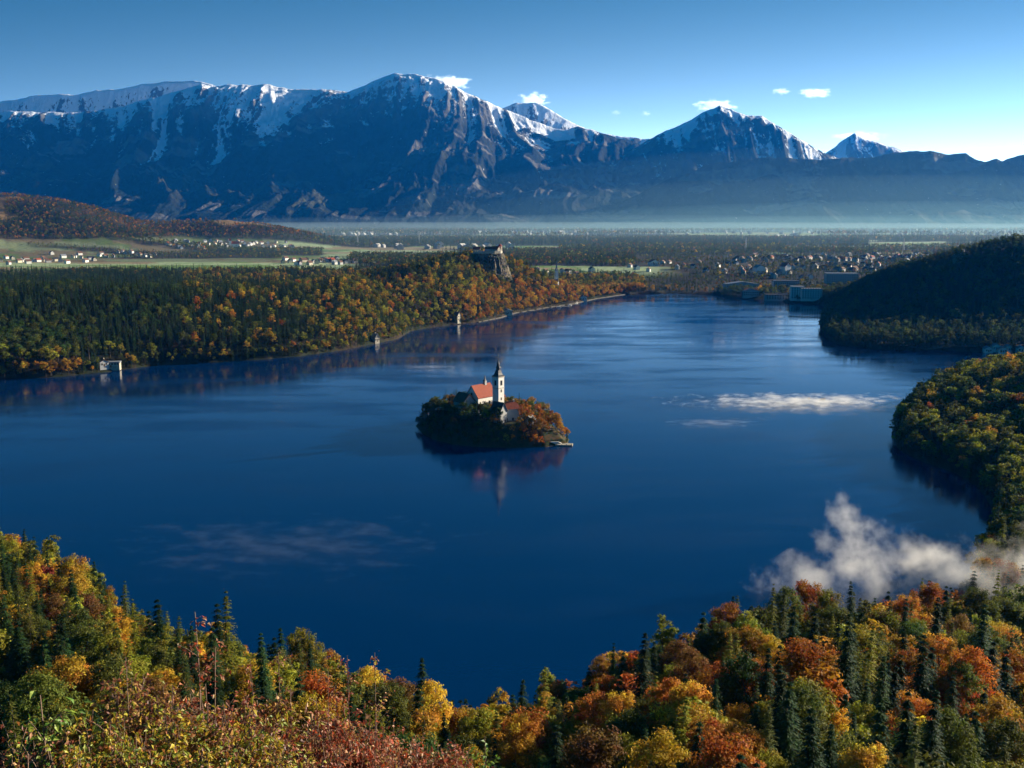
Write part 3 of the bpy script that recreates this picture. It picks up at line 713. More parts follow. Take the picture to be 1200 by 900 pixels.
# ---- island
ISL = np.array([G(487, 499), G(495, 508), G(510, 516), G(532, 521), G(560, 524), G(600, 525), G(640, 524), G(665, 521), G(667, 515), G(655, 505), G(638, 500), G(615, 496), G(585, 493), G(550, 491), G(515, 491), G(495, 493)])
ICX, ICY = G(573, 508)
def HI(x, y):
    sd = -poly_sd(x, y, ISL)
    top = 12.5 + 1.0 * (fbm(x / 14, y / 14, 3, 66) - .5) * 2
    px, _, _ = project(x, y, 8 + 0 * x)
    top = top - 5.0 * ss(612, 650, px) - 5 * (1 - ss(500, 530, px))
    h = smin(top, -0.1 + np.maximum(sd, 0) * .95, 3)
    return np.where(sd > 0, np.maximum(h, .25 * np.minimum(sd, 2) + .02), np.maximum(-3, sd * .8)), sd
def build_island():
    n = 150
    xs = np.linspace(ISL[:, 0].min() - 6, ISL[:, 0].max() + 6, n); ys = np.linspace(ISL[:, 1].min() - 6, ISL[:, 1].max() + 6, n)
    X, Y = np.meshgrid(xs, ys, indexing='ij'); Z, sd = HI(X, Y)
    Z = Z + .35 * (fbm(X / 2.2, Y / 2.2, 3, 4) - .5) * (sd > 1.2)
    me = np_mesh('island', np.stack([X, Y, Z], -1).reshape(-1, 3), grid_faces(n, n), True)
    m, nn, N, L, o = newmat('island_ground'); p = princ(N, None, .95, .1)
    f = noise(N, L, 1, 5, pos_vec(N, L, .35, .35, .35))
    L(mixc(N, L, ramp(N, L, f, .42, .6), (.035, .05, .02), (.10, .06, .03)), p.inputs['Base Color']); L(p.outputs[0], o.inputs[0])
    tag(link('island', me, None, [m]), kind='structure')
build_island()
RZ = R(48)
def isl(px, Y, z=None):
    x = (px - 600) / FPX * 0; d = ray(px, 470); x = d[0] / d[1] * Y
    if z is None: z = float(HI(np.array([x]), np.array([Y]))[0][0])
    return (x, Y, z)
# bell tower
TY = 650; tl = isl(584, TY, 12.2)
e = empty('bell_tower', tl, RZ); tag(e, 'tall white bell tower with black spire, right of the red roofed church on the island', 'bell tower')
hs_ = zt(441.5, TY) - 12.2; tip = zt(417.5, TY) - 12.2; tw = 5.3
MB().box(-tw/2, tw/2, -tw/2, tw/2, -3, hs_).build('shaft', M_white, e)
for a_, z0_, z1_ in ((.35, hs_+.003, hs_+.5), (.22, hs_*.72, hs_*.72+.35)): MB().box(-tw/2-a_, tw/2+a_, -tw/2-a_, tw/2+a_, z0_, z1_).build('cornice', M_stone, e)
sq = math.sqrt(2)
H2 = tip - hs_
m = MB(); m.lathe([((tw/2+.4)*sq, hs_+.5), (tw/2*sq*.80, hs_+H2*.10), (tw/2*sq*.60, hs_+H2*.20), (tw/2*sq*.47, hs_+H2*.33)], 4, rot=R(45)).build('roof', M_dark, e)
lan = MB().lathe([(1.45, hs_+H2*.33), (1.45, hs_+H2*.44)], 8, rot=R(22.5)).build('lantern', M_dark, e)
MB().lathe([(1.9, hs_+H2*.44), (1.6, hs_+H2*.48), (.75, hs_+H2*.56), (1.15, hs_+H2*.60), (.85, hs_+H2*.65), (.35, hs_+H2*.75), (.12, hs_+H2*.96)], 8, rot=R(22.5)).build('spire', M_dark, e)
k = MB(); k.tube([(0,0,tip-1.2), (0,0,tip+1.3)], [.09, .07], 5); k.box(-.5, .5, -.06, .06, tip+.6, tip+.75); k.build('cross', M_metal, e)
add_windows(e, tw, tw, hs_, [('-', 1, 1, hs_-5.2, 1), ('r', 1, 1, hs_-5.2, 1), ('l', 1, 1, hs_-5.2, 1)], 1.5, 3.0)
add_windows(e, tw, tw, hs_, [('-', 1, 3, hs_-20, 5.2), ('r', 1, 3, hs_-20, 5.2)], .75, 1.5)
keep_clear(tl[0], tl[1], 6)
# church
CY_ = 662; cl = isl(563.5, CY_, 12.4)
rz_z = zt(452.5, CY_-6) - 12.4; ev = zt(465, CY_-6) - 12.4
e = empty('church', cl, RZ - R(90)); tag(e, 'white island church with steep orange red roof and small ridge turret beside the bell tower', 'church')
CW, CLn = 11.5, 17.0
gable_wall(CW, CLn, ev, rz_z - ev).build('wall', M_white, e)
ro = gable_roof(CW, CLn, ev, rz_z - ev, .5, .35).build('roof', M_red, e)
tu = MB(); tu.box(-.9, .9, 3.0, 4.8, rz_z - .8, rz_z + 2.0); tu = tu.build('turret', M_greywall, e)
MB().lathe([(1.45, rz_z+2.01), (.7, rz_z+3.0), (.1, rz_z+5.8)], 4, 0, 3.9, R(45)).build('turret_roof', M_dark, tu)
# apse with a low half round roof at the near gable
MB().lathe([(3.6, -3), (3.6, ev*.82)], 12, 0, -CLn/2 - .5).build('apse', M_white, e)
MB().lathe([(4.0, ev*.82+.005), (.3, ev*.82+3.0)], 12, 0, -CLn/2 - .5).build('apse_roof', M_brownroof, e)
add_windows(e, CW, CLn, ev, [('r', 4, 1, ev*.45, 1), ('l', 4, 1, ev*.45, 1)], 1.1, 3.2)
add_windows(e, CW, CLn, ev, [('-', 1, 1, ev + 1.2, 1)], 1.0, 1.4)
MB().box(CW/2+.02, CW/2+.14, 5.2, 6.9, 0, 3.0).build('door', M_wood, e)
keep_clear(cl[0], cl[1], 8.5)
# provost house (L shape) right of and in front of the tower
def IH(px, Y, z, *a, **k): return house('house', isl(px, Y, z), *a, **k)
IH(584.5, 631, 7.0, RZ, 6.2, 8, zt(480.5, 631) - 7.0, zt(470.5, 631) - zt(479.5, 631), M_greywall, M_dark, 'tall grey walled house with dark roof directly before the bell tower', 'house', [('-', 2, 2, 2.2, 3.2), ('l', 2, 2, 2.2, 3.2)])
IH(598.5, 640, 8.4, R(20), 12.5, 8.0, zt(478, 640) - 8.4, zt(470, 640) - zt(478, 640), M_white, M_red, 'low white house with red roof and three windows, right of the bell tower', 'house', [('-', 3, 1, 4.0, 3)], hip=True, door=False, clear=7.5)
for q_ in (6, 11): keep_clear(isl(598, 640 - q_, 0)[0], 640 - q_, 5.5)
IH(544, 655, 9.5, R(35), 9, 12, zt(469.5, 655) - 9.5, zt(461, 655) - zt(469.5, 655), M_greywall, M_brownroof, 'grey house with dark brown roof among trees left of the church', 'house', [('-', 2, 1, 4, 3), ('l', 3, 1, 4, 3)])
IH(621.5, 629, 7.0, R(-28), 4.2, 5.0, zt(492, 629) - 7.0, zt(487, 629) - zt(492, 629), M_white, M_dark, 'little white gabled hut with dark roof in the orange trees right of the tower', 'hut', [('-', 1, 1, 3.4, 2)], ww=1.0, wh=1.1, chimney=False)
# stairs of stone climbing from the jetty on the right end
def island_stairs():
    e = empty('stone_stairway', (0, 0, 0)); A = isl(660, 622, 0); B = isl(634, 628, 5.5)
    a = Vector((A[0], A[1], .3)); b = Vector((B[0], B[1], 5.6)); n = 26; dirv = (b - a); pr = Vector((dirv.y, -dirv.x, 0)).normalized() * 2.4
    e.location = (a.x, a.y, 0); m = MB()
    for i in range(n):
        p = a + dirv * (i / n); q = a + dirv * ((i + 1) / n); z1 = a.z + (i + 1) * dirv.z / n
        vs = [(p - pr), (q - pr), (q + pr), (p + pr)]
        m.add([(v.x - a.x, v.y - a.y, -.5) for v in vs] + [(v.x - a.x, v.y - a.y, z1) for v in vs], [(0,3,2,1),(4,5,6,7),(0,1,5,4),(1,2,6,5),(2,3,7,6),(3,0,4,7)])
    m.build('steps', M_stone, e)
    for s in (-1, 1):
        w_ = MB(); p0 = a + pr * s * 1.05 - a; p1 = b + pr * s * 1.05 - a; t = pr.normalized() * .35
        w_.add([p0 - t - Vector((0,0,a.z+.6)), p0 + t - Vector((0,0,a.z+.6)), p1 + t + Vector((0,0,-6)), p1 - t + Vector((0,0,-6)), p0 - t + Vector((0,0,1.2)), p0 + t + Vector((0,0,1.2)), p1 + t + Vector((0,0,1.2)), p1 - t + Vector((0,0,1.2))],
               [(0,3,2,1),(4,5,6,7),(0,1,5,4),(1,2,6,5),(2,3,7,6),(3,0,4,7)])
        w_.build('side_wall', M_white, e)
    tag(e, 'pale stone stairway running down to the water at the right end of the island', 'stairway')
    for t in np.linspace(0, 1.1, 8): keep_clear(a.x + dirv.x * t, a.y + dirv.y * t, 3.0)
    q = isl(662, 619, .0); e2 = empty('quay', q, R(-8)); tag(e2, 'low stone quay at the right tip of the island below the stairway', 'quay')
    MB().box(-5.5, 5.0, -2.5, 3.0, -3, .75).build('deck', M_stone, e2)
    for k in range(4): MB().lathe([(.16, .755), (.14, 1.4), (.2, 1.5)], 8, -4.6 + 3*k, -2.1).build('bollard', M_dark, e2)
    q = isl(646, 616.5, 0); e3 = empty('retaining_wall', q, R(6)); tag(e3, 'white zigzag retaining wall left of the stairway on the island', 'wall')
    m = MB(); m.box(-5.5, 0, 3.0, 3.6, -1, 3.6); m.build('wall', M_white, e3); MB().box(.01, 5, 1.4, 2.0, -1, 2.4).build('wall', M_white, e3)
    keep_clear(q[0], q[1], 5)
island_stairs()
# ---- boats
def boat(loc, rz, L_, W_, label, canopy=None, hull=M_wood, cat='boat', group=None):
    e = empty('boat', loc, rz); tag(e, label, cat, group); m = MB(); n = 9; sec = []
    for i in range(n):
        t = i / (n - 1); x = (t - .5) * L_; wd = W_ / 2 * math.sin(math.pi * min(.97, max(.06, t * .94 + .03))) ** .6; sh = .25 * (2 * t - 1) ** 2
        sec.append([(x, -wd, .55 + sh), (x, -wd * .72, -.12), (x, 0, -.2), (x, wd * .72, -.12), (x, wd, .55 + sh), (x, wd * .86, .55 + sh), (x, wd * .6, .08), (x, -wd * .6, .08), (x, -wd * .86, .55 + sh)])
    vs = [p for s_ in sec for p in s_]; fs = []
    for i in range(n - 1):
        for k in range(9): fs.append((i*9+k, (i+1)*9+k, (i+1)*9+(k+1) % 9, i*9+(k+1) % 9))
    fs.append(tuple(range(9))); fs.append(tuple(range((n-1)*9, n*9))[::-1]); m.add(vs, fs); m.build('hull', hull, e)
    for t in (-.2, .15): MB().box(L_*t - .15, L_*t + .15, -W_*.36, W_*.36, .32, .38).build('bench', M_wood, e)
    if canopy:
        a = MB(); a.add([(-L_*.34, -W_*.5, 1.9), (L_*.3, -W_*.5, 1.9), (L_*.3, 0, 2.3), (-L_*.34, 0, 2.3), (L_*.3, W_*.5, 1.9), (-L_*.34, W_*.5, 1.9)], [(0,1,2,3),(3,2,4,5),(0,5,4,1)]); a.build('canopy', canopy, e)
        for sx in (-.32, .28):
            for sy in (-.42, .42): MB().tube([(L_*sx, W_*sy, .5), (L_*sx, W_*sy, 1.95)], [.04, .04], 5).build('post', M_metal, e)
    return e
b1 = G(592, 522.5); boat((b1[0], b1[1], .05), R(5), 9, 2.6, 'white canopied boat moored at the near foot of the island', M_white, M_white)
b2 = G(948, 467); boat((b2[0], b2[1], .05), R(70), 5.0, 1.8, 'small dark boat left in the bright mist patch on the lake')
b3 = G(964, 468); boat((b3[0], b3[1], .05), R(20), 5.0, 1.6, 'small brown boat in the mist patch, right of the dark boat', None, M_brownroof)
for i, (px, py) in enumerate([(655, 360.5), (668, 358), (676, 355.5)]):
    g_ = G(px, py); boat((g_[0], g_[1], .05), R(15 + 20 * i), 7, 2.2, ['white boat moored at the far promenade, leftmost of three', 'white boat moored at the far promenade, middle of three', 'white boat moored at the far promenade, rightmost of three'][i], M_white, M_white, 'boat', 'boats moored at the far promenade')

# ---- castle and its crag
CX, CYY, CZ = AT(571, 296, 1590)
def build_crag():
    n, k = 96, 60; th = np.linspace(0, 2*np.pi, n, endpoint=False); t = np.linspace(0, 1, k)
    T, TH = np.meshgrid(t, th)
    c, s = np.cos(TH), np.sin(TH)
    rx = 25 + 8 * T ** 1.3 + 6 * (T > .0) * (c > 0) * T; ry = 22 + 14 * T
    ns = ridged(TH * 4.2, T * 2.2, 4, 5) - .5; ns2 = fbm(TH * 14, T * 16, 3, 6) - .5
    wrap = np.sin(TH / 2) ** .3
    X = CX + c * (rx + ns * 11 * T ** .5 * wrap + ns2 * 4 * wrap); Y = CYY + s * (ry + ns * 11 * T ** .5 * wrap + ns2 * 4 * wrap)
    Z = CZ - 42 * T ** 1.15 + (fbm(TH * 9, T * 9, 2, 3) - .5) * 3.0 * (T > 0) - 1
    V = np.concatenate([np.stack([X, Y, Z], -1).reshape(-1, 3), [[CX, CYY, CZ - .8]]])
    F = grid_faces(n, k); j = np.arange(k - 1); last = (n - 1) * k
    F = np.concatenate([F, np.stack([last + j, j, j + 1, last + j + 1], -1)])[:, ::-1]
    i = np.arange(n) * k; top = np.stack([i, np.roll(i, -1), np.full(n, n * k), np.full(n, n * k)], -1)
    me = bpy.data.meshes.new('crag'); me.from_pydata(V.tolist(), [], [tuple(f) for f in F.tolist()] + [tuple(a[:3])[::1] for a in top.tolist()]); me.update()
    m, nn, N, L, o = newmat('crag_rock'); p = princ(N, None, .9, .15)
    f = noise(N, L, 1, 7, pos_vec(N, L, .12, .12, .05), .7)
    f2 = noise(N, L, 1, 4, pos_vec(N, L, .07, .07, .07))
    c_ = mixc(N, L, ramp(N, L, f, .38, .62), (.028, .026, .022), (.19, .15, .10)); c_ = mixc(N, L, ramp(N, L, f2, .55, .6), c_, (.03, .045, .015))
    L(c_, p.inputs['Base Color']); b = N('ShaderNodeBump'); b.inputs['Distance'].default_value = 3; b.inputs['Strength'].default_value = .8; L(f, b.inputs['Height']); L(b.outputs[0], p.inputs['Normal'])
    L(p.outputs[0], o.inputs[0]); tag(link('crag', me, None, [m]), kind='structure')
    keep_clear(CX, CYY, 25)
build_crag()
def castle():
    e = empty('castle', (CX, CYY, CZ), R(8)); e.scale = (.8, .8, .8); tag(e, 'red roofed stone castle standing on the crag above the far shore', 'castle')
    def wing(x, y, w, l, h, rh, rz, wm, rm, win, name='wing'):
        b = gable_wall(w, l, h, rh).build(name, wm, e); b.location = (x, y, 0); b.rotation_euler = (0, 0, rz)
        r_ = gable_roof(w, l, h, rh, .6, .4).build('roof', rm, b); add_windows(b, w, l, h, win, 1.0, 1.5, frame=False)
    wing(16, -5, 10, 16, 7, 5, R(45), M_stone, M_red, [('-', 3, 2, 2.5, 3.2), ('r', 4, 2, 2.5, 3.2)], 'residence')
    wing(4, 4, 9, 16, 7, 4, R(80), M_greywall, M_brownroof, [('-', 2, 1, 4, 3), ('r', 4, 1, 4, 3)], 'hall')
    wing(-20, 0, 7, 13, 7, 4, R(75), M_stone, M_red, [('r', 3, 1, 4, 3)], 'chapel')
    MB().lathe([(4.2, -3), (4.0, 12)], 14, 25, 2).build('tower', M_stone, e); MB().lathe([(4.8, 12.005), (.2, 17)], 14, 25, 2).build('tower_roof', M_red, e)
    w_ = MB(); pts = [(-28, -8), (-20, -15), (-4, -18), (12, -17), (24, -11), (29, 0)]
    for (x0, y0), (x1, y1) in zip(pts, pts[1:]):
        d = Vector((x1 - x0, y1 - y0, 0)); nn = Vector((-d.y, d.x, 0)).normalized() * .6; k = max(3, int(d.length / 2.2))
        a = Vector((x0, y0, 0))
        for i in range(k):
            p = a + d * (i / k); q = a + d * ((i + 1) / k); top = 4.2 if i % 2 else 3.3
            vs = [p - nn, q - nn, q + nn, p + nn]
            w_.add([(v.x, v.y, -5) for v in vs] + [(v.x, v.y, top) for v in vs], [(0,3,2,1),(4,5,6,7),(0,1,5,4),(1,2,6,5),(2,3,7,6),(3,0,4,7)])
    w_.build('curtain_wall', M_stone, e)
castle()
# ---- parish church below the castle
PX_, PYY = AT(652, 330, 1760)[0], 1760; pz = float(H(np.array([PX_]), np.array([1760.]))[0][0])
e = empty('church', (PX_, PYY, pz), R(25)); tag(e, 'pale parish church with slim white steeple among trees right of the castle hill', 'church')
tz = zt(317, PYY) - pz; tt_ = zt(309, PYY) - pz
MB().box(-2.4, 2.4, -2.4, 2.4, -3, tz).build('tower', M_white, e); MB().lathe([(3.7, tz+.005), (1.6, tz + 4), (.12, tt_ + 4)], 4, rot=R(45)).build('spire', M_greyroof, e)
b = gable_wall(11, 20, 11, 10).build('nave', M_white, e); b.location = (-9, -6, 0); b.rotation_euler = (0, 0, R(30)); gable_roof(11, 20, 11, 10, .6, .4).build('roof', M_greyroof, b)
add_windows(b, 11, 20, 11, [('r', 4, 1, 4, 3), ('-', 2, 1, 5, 3)], 1.4, 4, frame=False); keep_clear(PX_ - 5, PYY - 12, 24); keep_clear(PX_ - 10, PYY - 42, 17); keep_clear(PX_ - 10, PYY - 68, 14)
# ---- singled-out buildings, placed where the view meets the ground
def at_hit(px, py): 
    h = hit(px, py)[0]; return h
def bld(px, py, hp, w, l, rz, wm, rm, label, rh=4, cat='house', name='house', sides=(), **k):
    x, y, z = at_hit(px, py); s = y / FPX
    return house(name, (x, y, z), R(rz), w, l, hp * s, rh, wm, rm, label, cat, sides, **k)
bld(131, 430, 5, 15, 8, 10, M_stone, M_greyroof, 'long pale house at the water edge on the far left shore', 1.2, flat=True, sides=[('-', 6, 1, 2.5, 3)], ww=1.6, wh=1.6)
bld(121, 433, 5, 8, 8, 40, M_greywall, M_brownroof, 'small house left of the long pale lakeside house', 2.5, sides=[('-', 2, 1, 1.5, 3)])
bld(440, 402, 5, 6, 7, 45, M_stone, M_greyroof, 'bluish grey house among orange trees on the far shore, left of the tall cream house', 4, sides=[('-', 3, 2, 1.5, 3)])
bld(536, 379, 7, 6.5, 7, 50, M_cream, M_brownroof, 'tall narrow cream house at the water edge under the castle hill', 4.5, sides=[('-', 2, 2, 2, 3.6), ('r', 2, 2, 2, 3.6)])
bld(594, 369, 4, 14, 8, 10, M_cream, M_greyroof, 'low boathouse with grey roof at the left end of the far promenade', 2.5, cat='boathouse', sides=[('-', 4, 1, 1.2, 3)])
bld(683, 352.5, 3.2, 12, 8, 10, M_white, M_brownroof, 'low cream pavilion on the bank at the right end of the far promenade', 2.4, cat='pavilion', sides=[('-', 3, 1, 1.0, 3)])
bld(1012, 388, 7, 13, 10, -12, M_white, M_dark, 'white villa in the shaded forest on the hill right of the hotels', 4, cat='villa', name='villa', sides=[('-', 4, 2, 1.2, 3.2)])
bld(1021, 393, 3, 9, 7, -12, M_greywall, M_greyroof, 'low grey annex beside the white villa in the shaded forest', 2, cat='annex', sides=[('-', 3, 1, .9, 3)])
bld(1158, 512, 10.5, 9.5, 10, 12, M_greywall, M_greyroof, 'grey villa with pale gable in the trees of the right hand point', 1.0, cat='villa', name='villa', sides=[('-', 3, 1, 1.4, 3.2)], ww=1.2, wh=2.6, flat=True)
for i, (px, w_) in enumerate([(1157, 8), (1166, 8), (1174, 9), (1181, 8), (1196, 10)]):
    bld(px, 413.5, 4.2, w_, 7, -4, M_white, M_greyroof, 'white bathing house on the shaded far right shore, %s from the left' % ORD[i], 2.0, cat='boathouse', name='boathouse', group='white bathing houses on the right shore', sides=[('-', 2, 1, 1.0, 3)], chimney=False)
def hotel(px, py, hp, w, l, rz, label, rows, cols, wm=M_white, rm=M_greyroof, flat=True, rh=1.0, z0=2.0):
    return bld(px, py, hp, w, l, rz, wm, rm, label, rh, cat='hotel', name='hotel', sides=[('-', cols, rows, z0, 3.6)], ww=1.7, wh=1.9, flat=flat, chimney=False, door=True)
hotel(950, 353.5, 12, 32, 18, -6, 'tall white lakeside hotel, right block nearest the dark hill', 5, 8)
hotel(933, 352.5, 14, 20, 18, -6, 'white lakeside hotel block left of the tallest white hotel', 5, 5)
hotel(912, 351, 5.5, 44, 16, -3, 'low lakeside terrace restaurant left of the white hotels', 2, 10, M_greywall, M_dark)
hotel(880, 349, 6, 30, 14, 0, 'low dark roofed lakeside building left of the terrace restaurant', 2, 8, M_greywall, M_dark, False, 4)
hotel(868, 342, 9, 60, 22, 6, 'long grey hotel with low pale roof behind the lakeside trees', 3, 14, M_greywall, M_greyroof, False, 4)
hotel(920, 341, 11, 46, 20, -4, 'wide grey hotel behind the white lakeside hotels', 4, 12, M_greywall, M_dark)
hotel(985, 334, 13, 58, 22, -3, 'large flat roofed grey hotel block behind the dark hill shoulder', 5, 14, M_greywall, M_greyroof)
hotel(889, 322, 8, 22, 14, 25, 'white hall with curved pale roof in the town, left of the red roofed villa', 2, 5, M_white, M_greyroof, False, 5)
hotel(920, 322, 9, 17, 16, 30, 'white villa with bright red roof in the town above the hotels', 2, 4, M_white, M_red, False, 7)
hotel(766, 312, 5, 22, 14, 20, 'white inn with red roof in trees behind the far shore', 2, 5, M_white, M_red, False, 5)

# ---- promenade and jetties
M_path = surf('gravel_path', (.15, .13, .10), .95, .4, .3)
def strip(name, pts, wd, z, mat, kind='structure', lift=.35):
    P = [Vector((a[0], a[1], 0)) for a in pts]; V = []; F = []
    for i, p in enumerate(P):
        d = (P[min(i+1, len(P)-1)] - P[max(0, i-1)]).normalized(); nn = Vector((-d.y, d.x, 0)) * wd / 2
        for s in (-1, 1):
            q = p + nn * s; zz = z if z is not None else float(H(np.array([q.x]), np.array([q.y]))[0][0]) + lift
            V += [(q.x, q.y, zz - .8), (q.x, q.y, zz)]
        if i:
            a = 4*(i-1); b = 4*i
            F += [(a+1, b+1, b+3, a+3), (a, a+1, a+3, a+2) if i == 1 else (a+1, b+1, b+3, a+3), (a, b, b+1, a+1), (a+2, a+3, b+3, b+2)]
    F = list(dict.fromkeys(F))
    me = bpy.data.meshes.new(name); me.from_pydata(V, [], F); me.update(); return tag(link(name, me, None, [mat]), kind=kind)
strip('promenade', [G(px, py, 1) for px, py in [(560, 376.8), (585, 371.8), (605, 365.8), (640, 360), (668, 356), (700, 349.2), (735, 344.2)]], 2.6, .8, M_path)
for i, (px, py, L_) in enumerate([(660, 359.5, 26), (672, 357, 20), (618, 364.5, 24)]):
    g_ = G(px, py); e = empty('jetty', (g_[0], g_[1], 0), R(12)); tag(e, ['long pale wooden jetty at the far promenade, nearest the boats', 'short pale jetty right of the long jetty at the far promenade', 'pale jetty on the left part of the far promenade, below orange trees'][i], 'jetty', None)
    MB().box(-L_/2, L_/2, -1.6, 1.6, .45, .7).build('deck', M_stone, e)
    for k in range(5):
        for s in (-1.2, 1.2): MB().lathe([(.16, -2), (.16, .44)], 6, -L_/2 + 1 + k*(L_-2)/4, s).build('post', M_wood, e)
strip('road', [hit(px, py)[0][:2] for px, py in [(1055, 406), (1085, 408), (1110, 408.5), (1150, 408), (1200, 411)]], 4, None, M_path)

# ---- small houses of the villages and the town
WALLC = [M_white, M_white, M_cream, M_greywall]; ROOFC = [M_brownroof, M_red, M_greyroof, M_dark, M_brownroof, M_brownroof]
hv = {}
def small_house(x, y, z, rz, w, l, h, wi, ri, parent=True):
    key = (round(w), round(l), round(h))
    if key not in hv: hv[key] = (gable_wall(round(w), round(l), round(h), round(w) * .42).mesh('wall'), gable_roof(round(w), round(l), round(h), round(w) * .42, .6, .4).mesh('roof'))
    e = empty('house', (x, y, z), rz)
    for nm, me, mat in (('wall', hv[key][0], WALLC[wi]), ('roof', hv[key][1], ROOFC[ri])):
        if not me.materials: me.materials.append(mat)
        c_ = bpy.data.objects.new(nm, me); COL.objects.link(c_); c_.parent = e
        c_.material_slots[0].link = 'OBJECT'; c_.material_slots[0].material = mat
    keep_clear(x, y, max(w, l) * .55); return e
g = np.random.default_rng(11)
GROUPS = [  # px range, py range, count, phrase, group
    ((0, 60), (303, 311), 13, 'far left in the village below the brown hill', 'village houses below the brown hill'),
    ((60, 112), (299, 309), 12, 'centre left in the village below the brown hill', 'village houses below the brown hill'),
    ((112, 185), (294, 304), 13, 'upper middle of the village below the brown hill', 'village houses below the brown hill'),
    ((195, 250), (283, 292), 16, 'left of the village church below the brown hill', 'village houses below the brown hill'),
    ((250, 292), (284, 293), 14, 'around the village church below the brown hill', 'village houses below the brown hill'),
    ((292, 345), (284, 293), 14, 'right of the village church at the hill foot', 'village houses below the brown hill'),
    ((330, 402), (305, 311), 20, 'in the hamlet behind the dark shore forest', 'houses of the hamlet behind the shore forest'),
    ((400, 440), (303, 309), 8, 'right end of the hamlet behind the shore forest', 'houses of the hamlet behind the shore forest'),
    ((628, 700), (318, 330), 8, 'near the parish church behind the castle hill', 'houses near the parish church'),
    ((735, 860), (308, 322), 14, 'in trees behind the middle far shore', 'houses behind the far shore'),
    ((860, 940), (300, 309), 22, 'in the upper left of the town beyond the lake', 'houses of the town'),
    ((860, 960), (310, 328), 20, 'in the lower left of the town above the hotels', 'houses of the town'),
    ((940, 1010), (299, 308), 24, 'in the upper middle of the town beyond the lake', 'houses of the town'),
    ((960, 1040), (309, 320), 20, 'lower middle of the town beside the dark hill', 'houses of the town'),
    ((1010, 1070), (299, 308), 22, 'in the upper right of the town beyond the lake', 'houses of the town'),
    ((1070, 1130), (298, 308), 20, 'far right of the town above the dark hill', 'houses of the town')]
for (a, b), (c_, d), n_, phrase, grp in GROUPS:
    pts = sorted((a + (b - a) * (i + g.uniform(.1, .9)) / n_, c_ + (d - c_) * g.uniform()) for i in range(n_))
    H_ = hit([p[0] for p in pts], [p[1] for p in pts])
    for i, (x, y, z) in enumerate(H_):
        wi, ri = int(g.integers(0, 4)), int(g.integers(0, 6)); big = .92
        e = small_house(x, y, z, g.uniform(-.9, .9), g.integers(9, 12) * big, g.integers(11, 17) * big, g.integers(6, 8) * big, wi, ri)
        tag(e, '%s house %s, %s from left' % (['white', 'white', 'cream', 'grey'][wi], phrase, ordinal(i)), 'house', grp)
# village church and hill mast
x, y, z = hit(270, 290)[0]
e = empty('church', (x, y, z), R(15)); tag(e, 'white village church with pointed tower below the brown hill', 'church')
MB().box(-4, 4, -4, 4, -3, 21).build('tower', M_white, e); MB().lathe([(6.2, 21.005), (.2, 34)], 4, rot=R(45)).build('spire', M_red, e)
b = gable_wall(13, 26, 11, 8).build('nave', M_white, e); b.location = (17, 2, 0); b.rotation_euler = (0, 0, R(90)); gable_roof(13, 26, 11, 8, .6, .4).build('roof', M_red, b); keep_clear(x, y, 26)
x, y, z = hit(256, 257)[0]
e = empty('radio_mast', (x, y, z)); tag(e, 'thin pale radio mast standing on the crest of the brown hill', 'mast')
MB().tube([(0, 0, -2), (0, 0, 44)], [1.3, .5], 6).build('pole', M_greywall, e)
for k in range(3): MB().lathe([(1.2, 24 + k*6), (1.2, 26 + k*6)], 8, 1.6 if k % 2 else -1.6, 0).build('antenna', M_greywall, e)
# far town across the plain
def far_town():
    g = np.random.default_rng(5); m = MB()
    for (a, b, y0, y1, n_) in [(400, 470, 6000, 7800, 60), (340, 400, 7000, 8200, 60), (470, 600, 6600, 8200, 70), (600, 720, 6200, 8300, 110), (720, 900, 6500, 8200, 70), (900, 1200, 5600, 8000, 90), (440, 600, 3500, 3900, 20)]:
        for i in range(n_):
            y = g.uniform(y0, y1); x = (g.uniform(a, b) - 600) / FPX * y; z = float(H(np.array([x]), np.array([y]))[0][0]); w_, l_, h_ = g.uniform(10, 22), g.uniform(12, 34), g.uniform(7, 15); r_ = g.uniform(-.7, .7)
            cs, sn = math.cos(r_), math.sin(r_); k = MB(); 
            for part in (gable_wall(w_, l_, h_, w_ * .35), gable_roof(w_, l_, h_, w_ * .35)): k.add(part.v, part.f)
            m.add([(x + vx*cs - vy*sn, y + vx*sn + vy*cs, z + vz) for vx, vy, vz in k.v], k.f)
    o = m.build('distant_town', surf('far_plaster', (.62, .58, .52), .85, .55, .02), None)
    tag(o, 'pale haze dimmed houses scattered across the plain at the mountain foot', 'town', kind='stuff')
    x = (425 - 600) / FPX * 6500; e = house('factory', (x, 6500., 25.), R(4), 150, 60, 16, 2, M_white, M_white, 'long white factory hall far out on the plain, left of centre', 'factory', flat=True, door=False)
far_town()
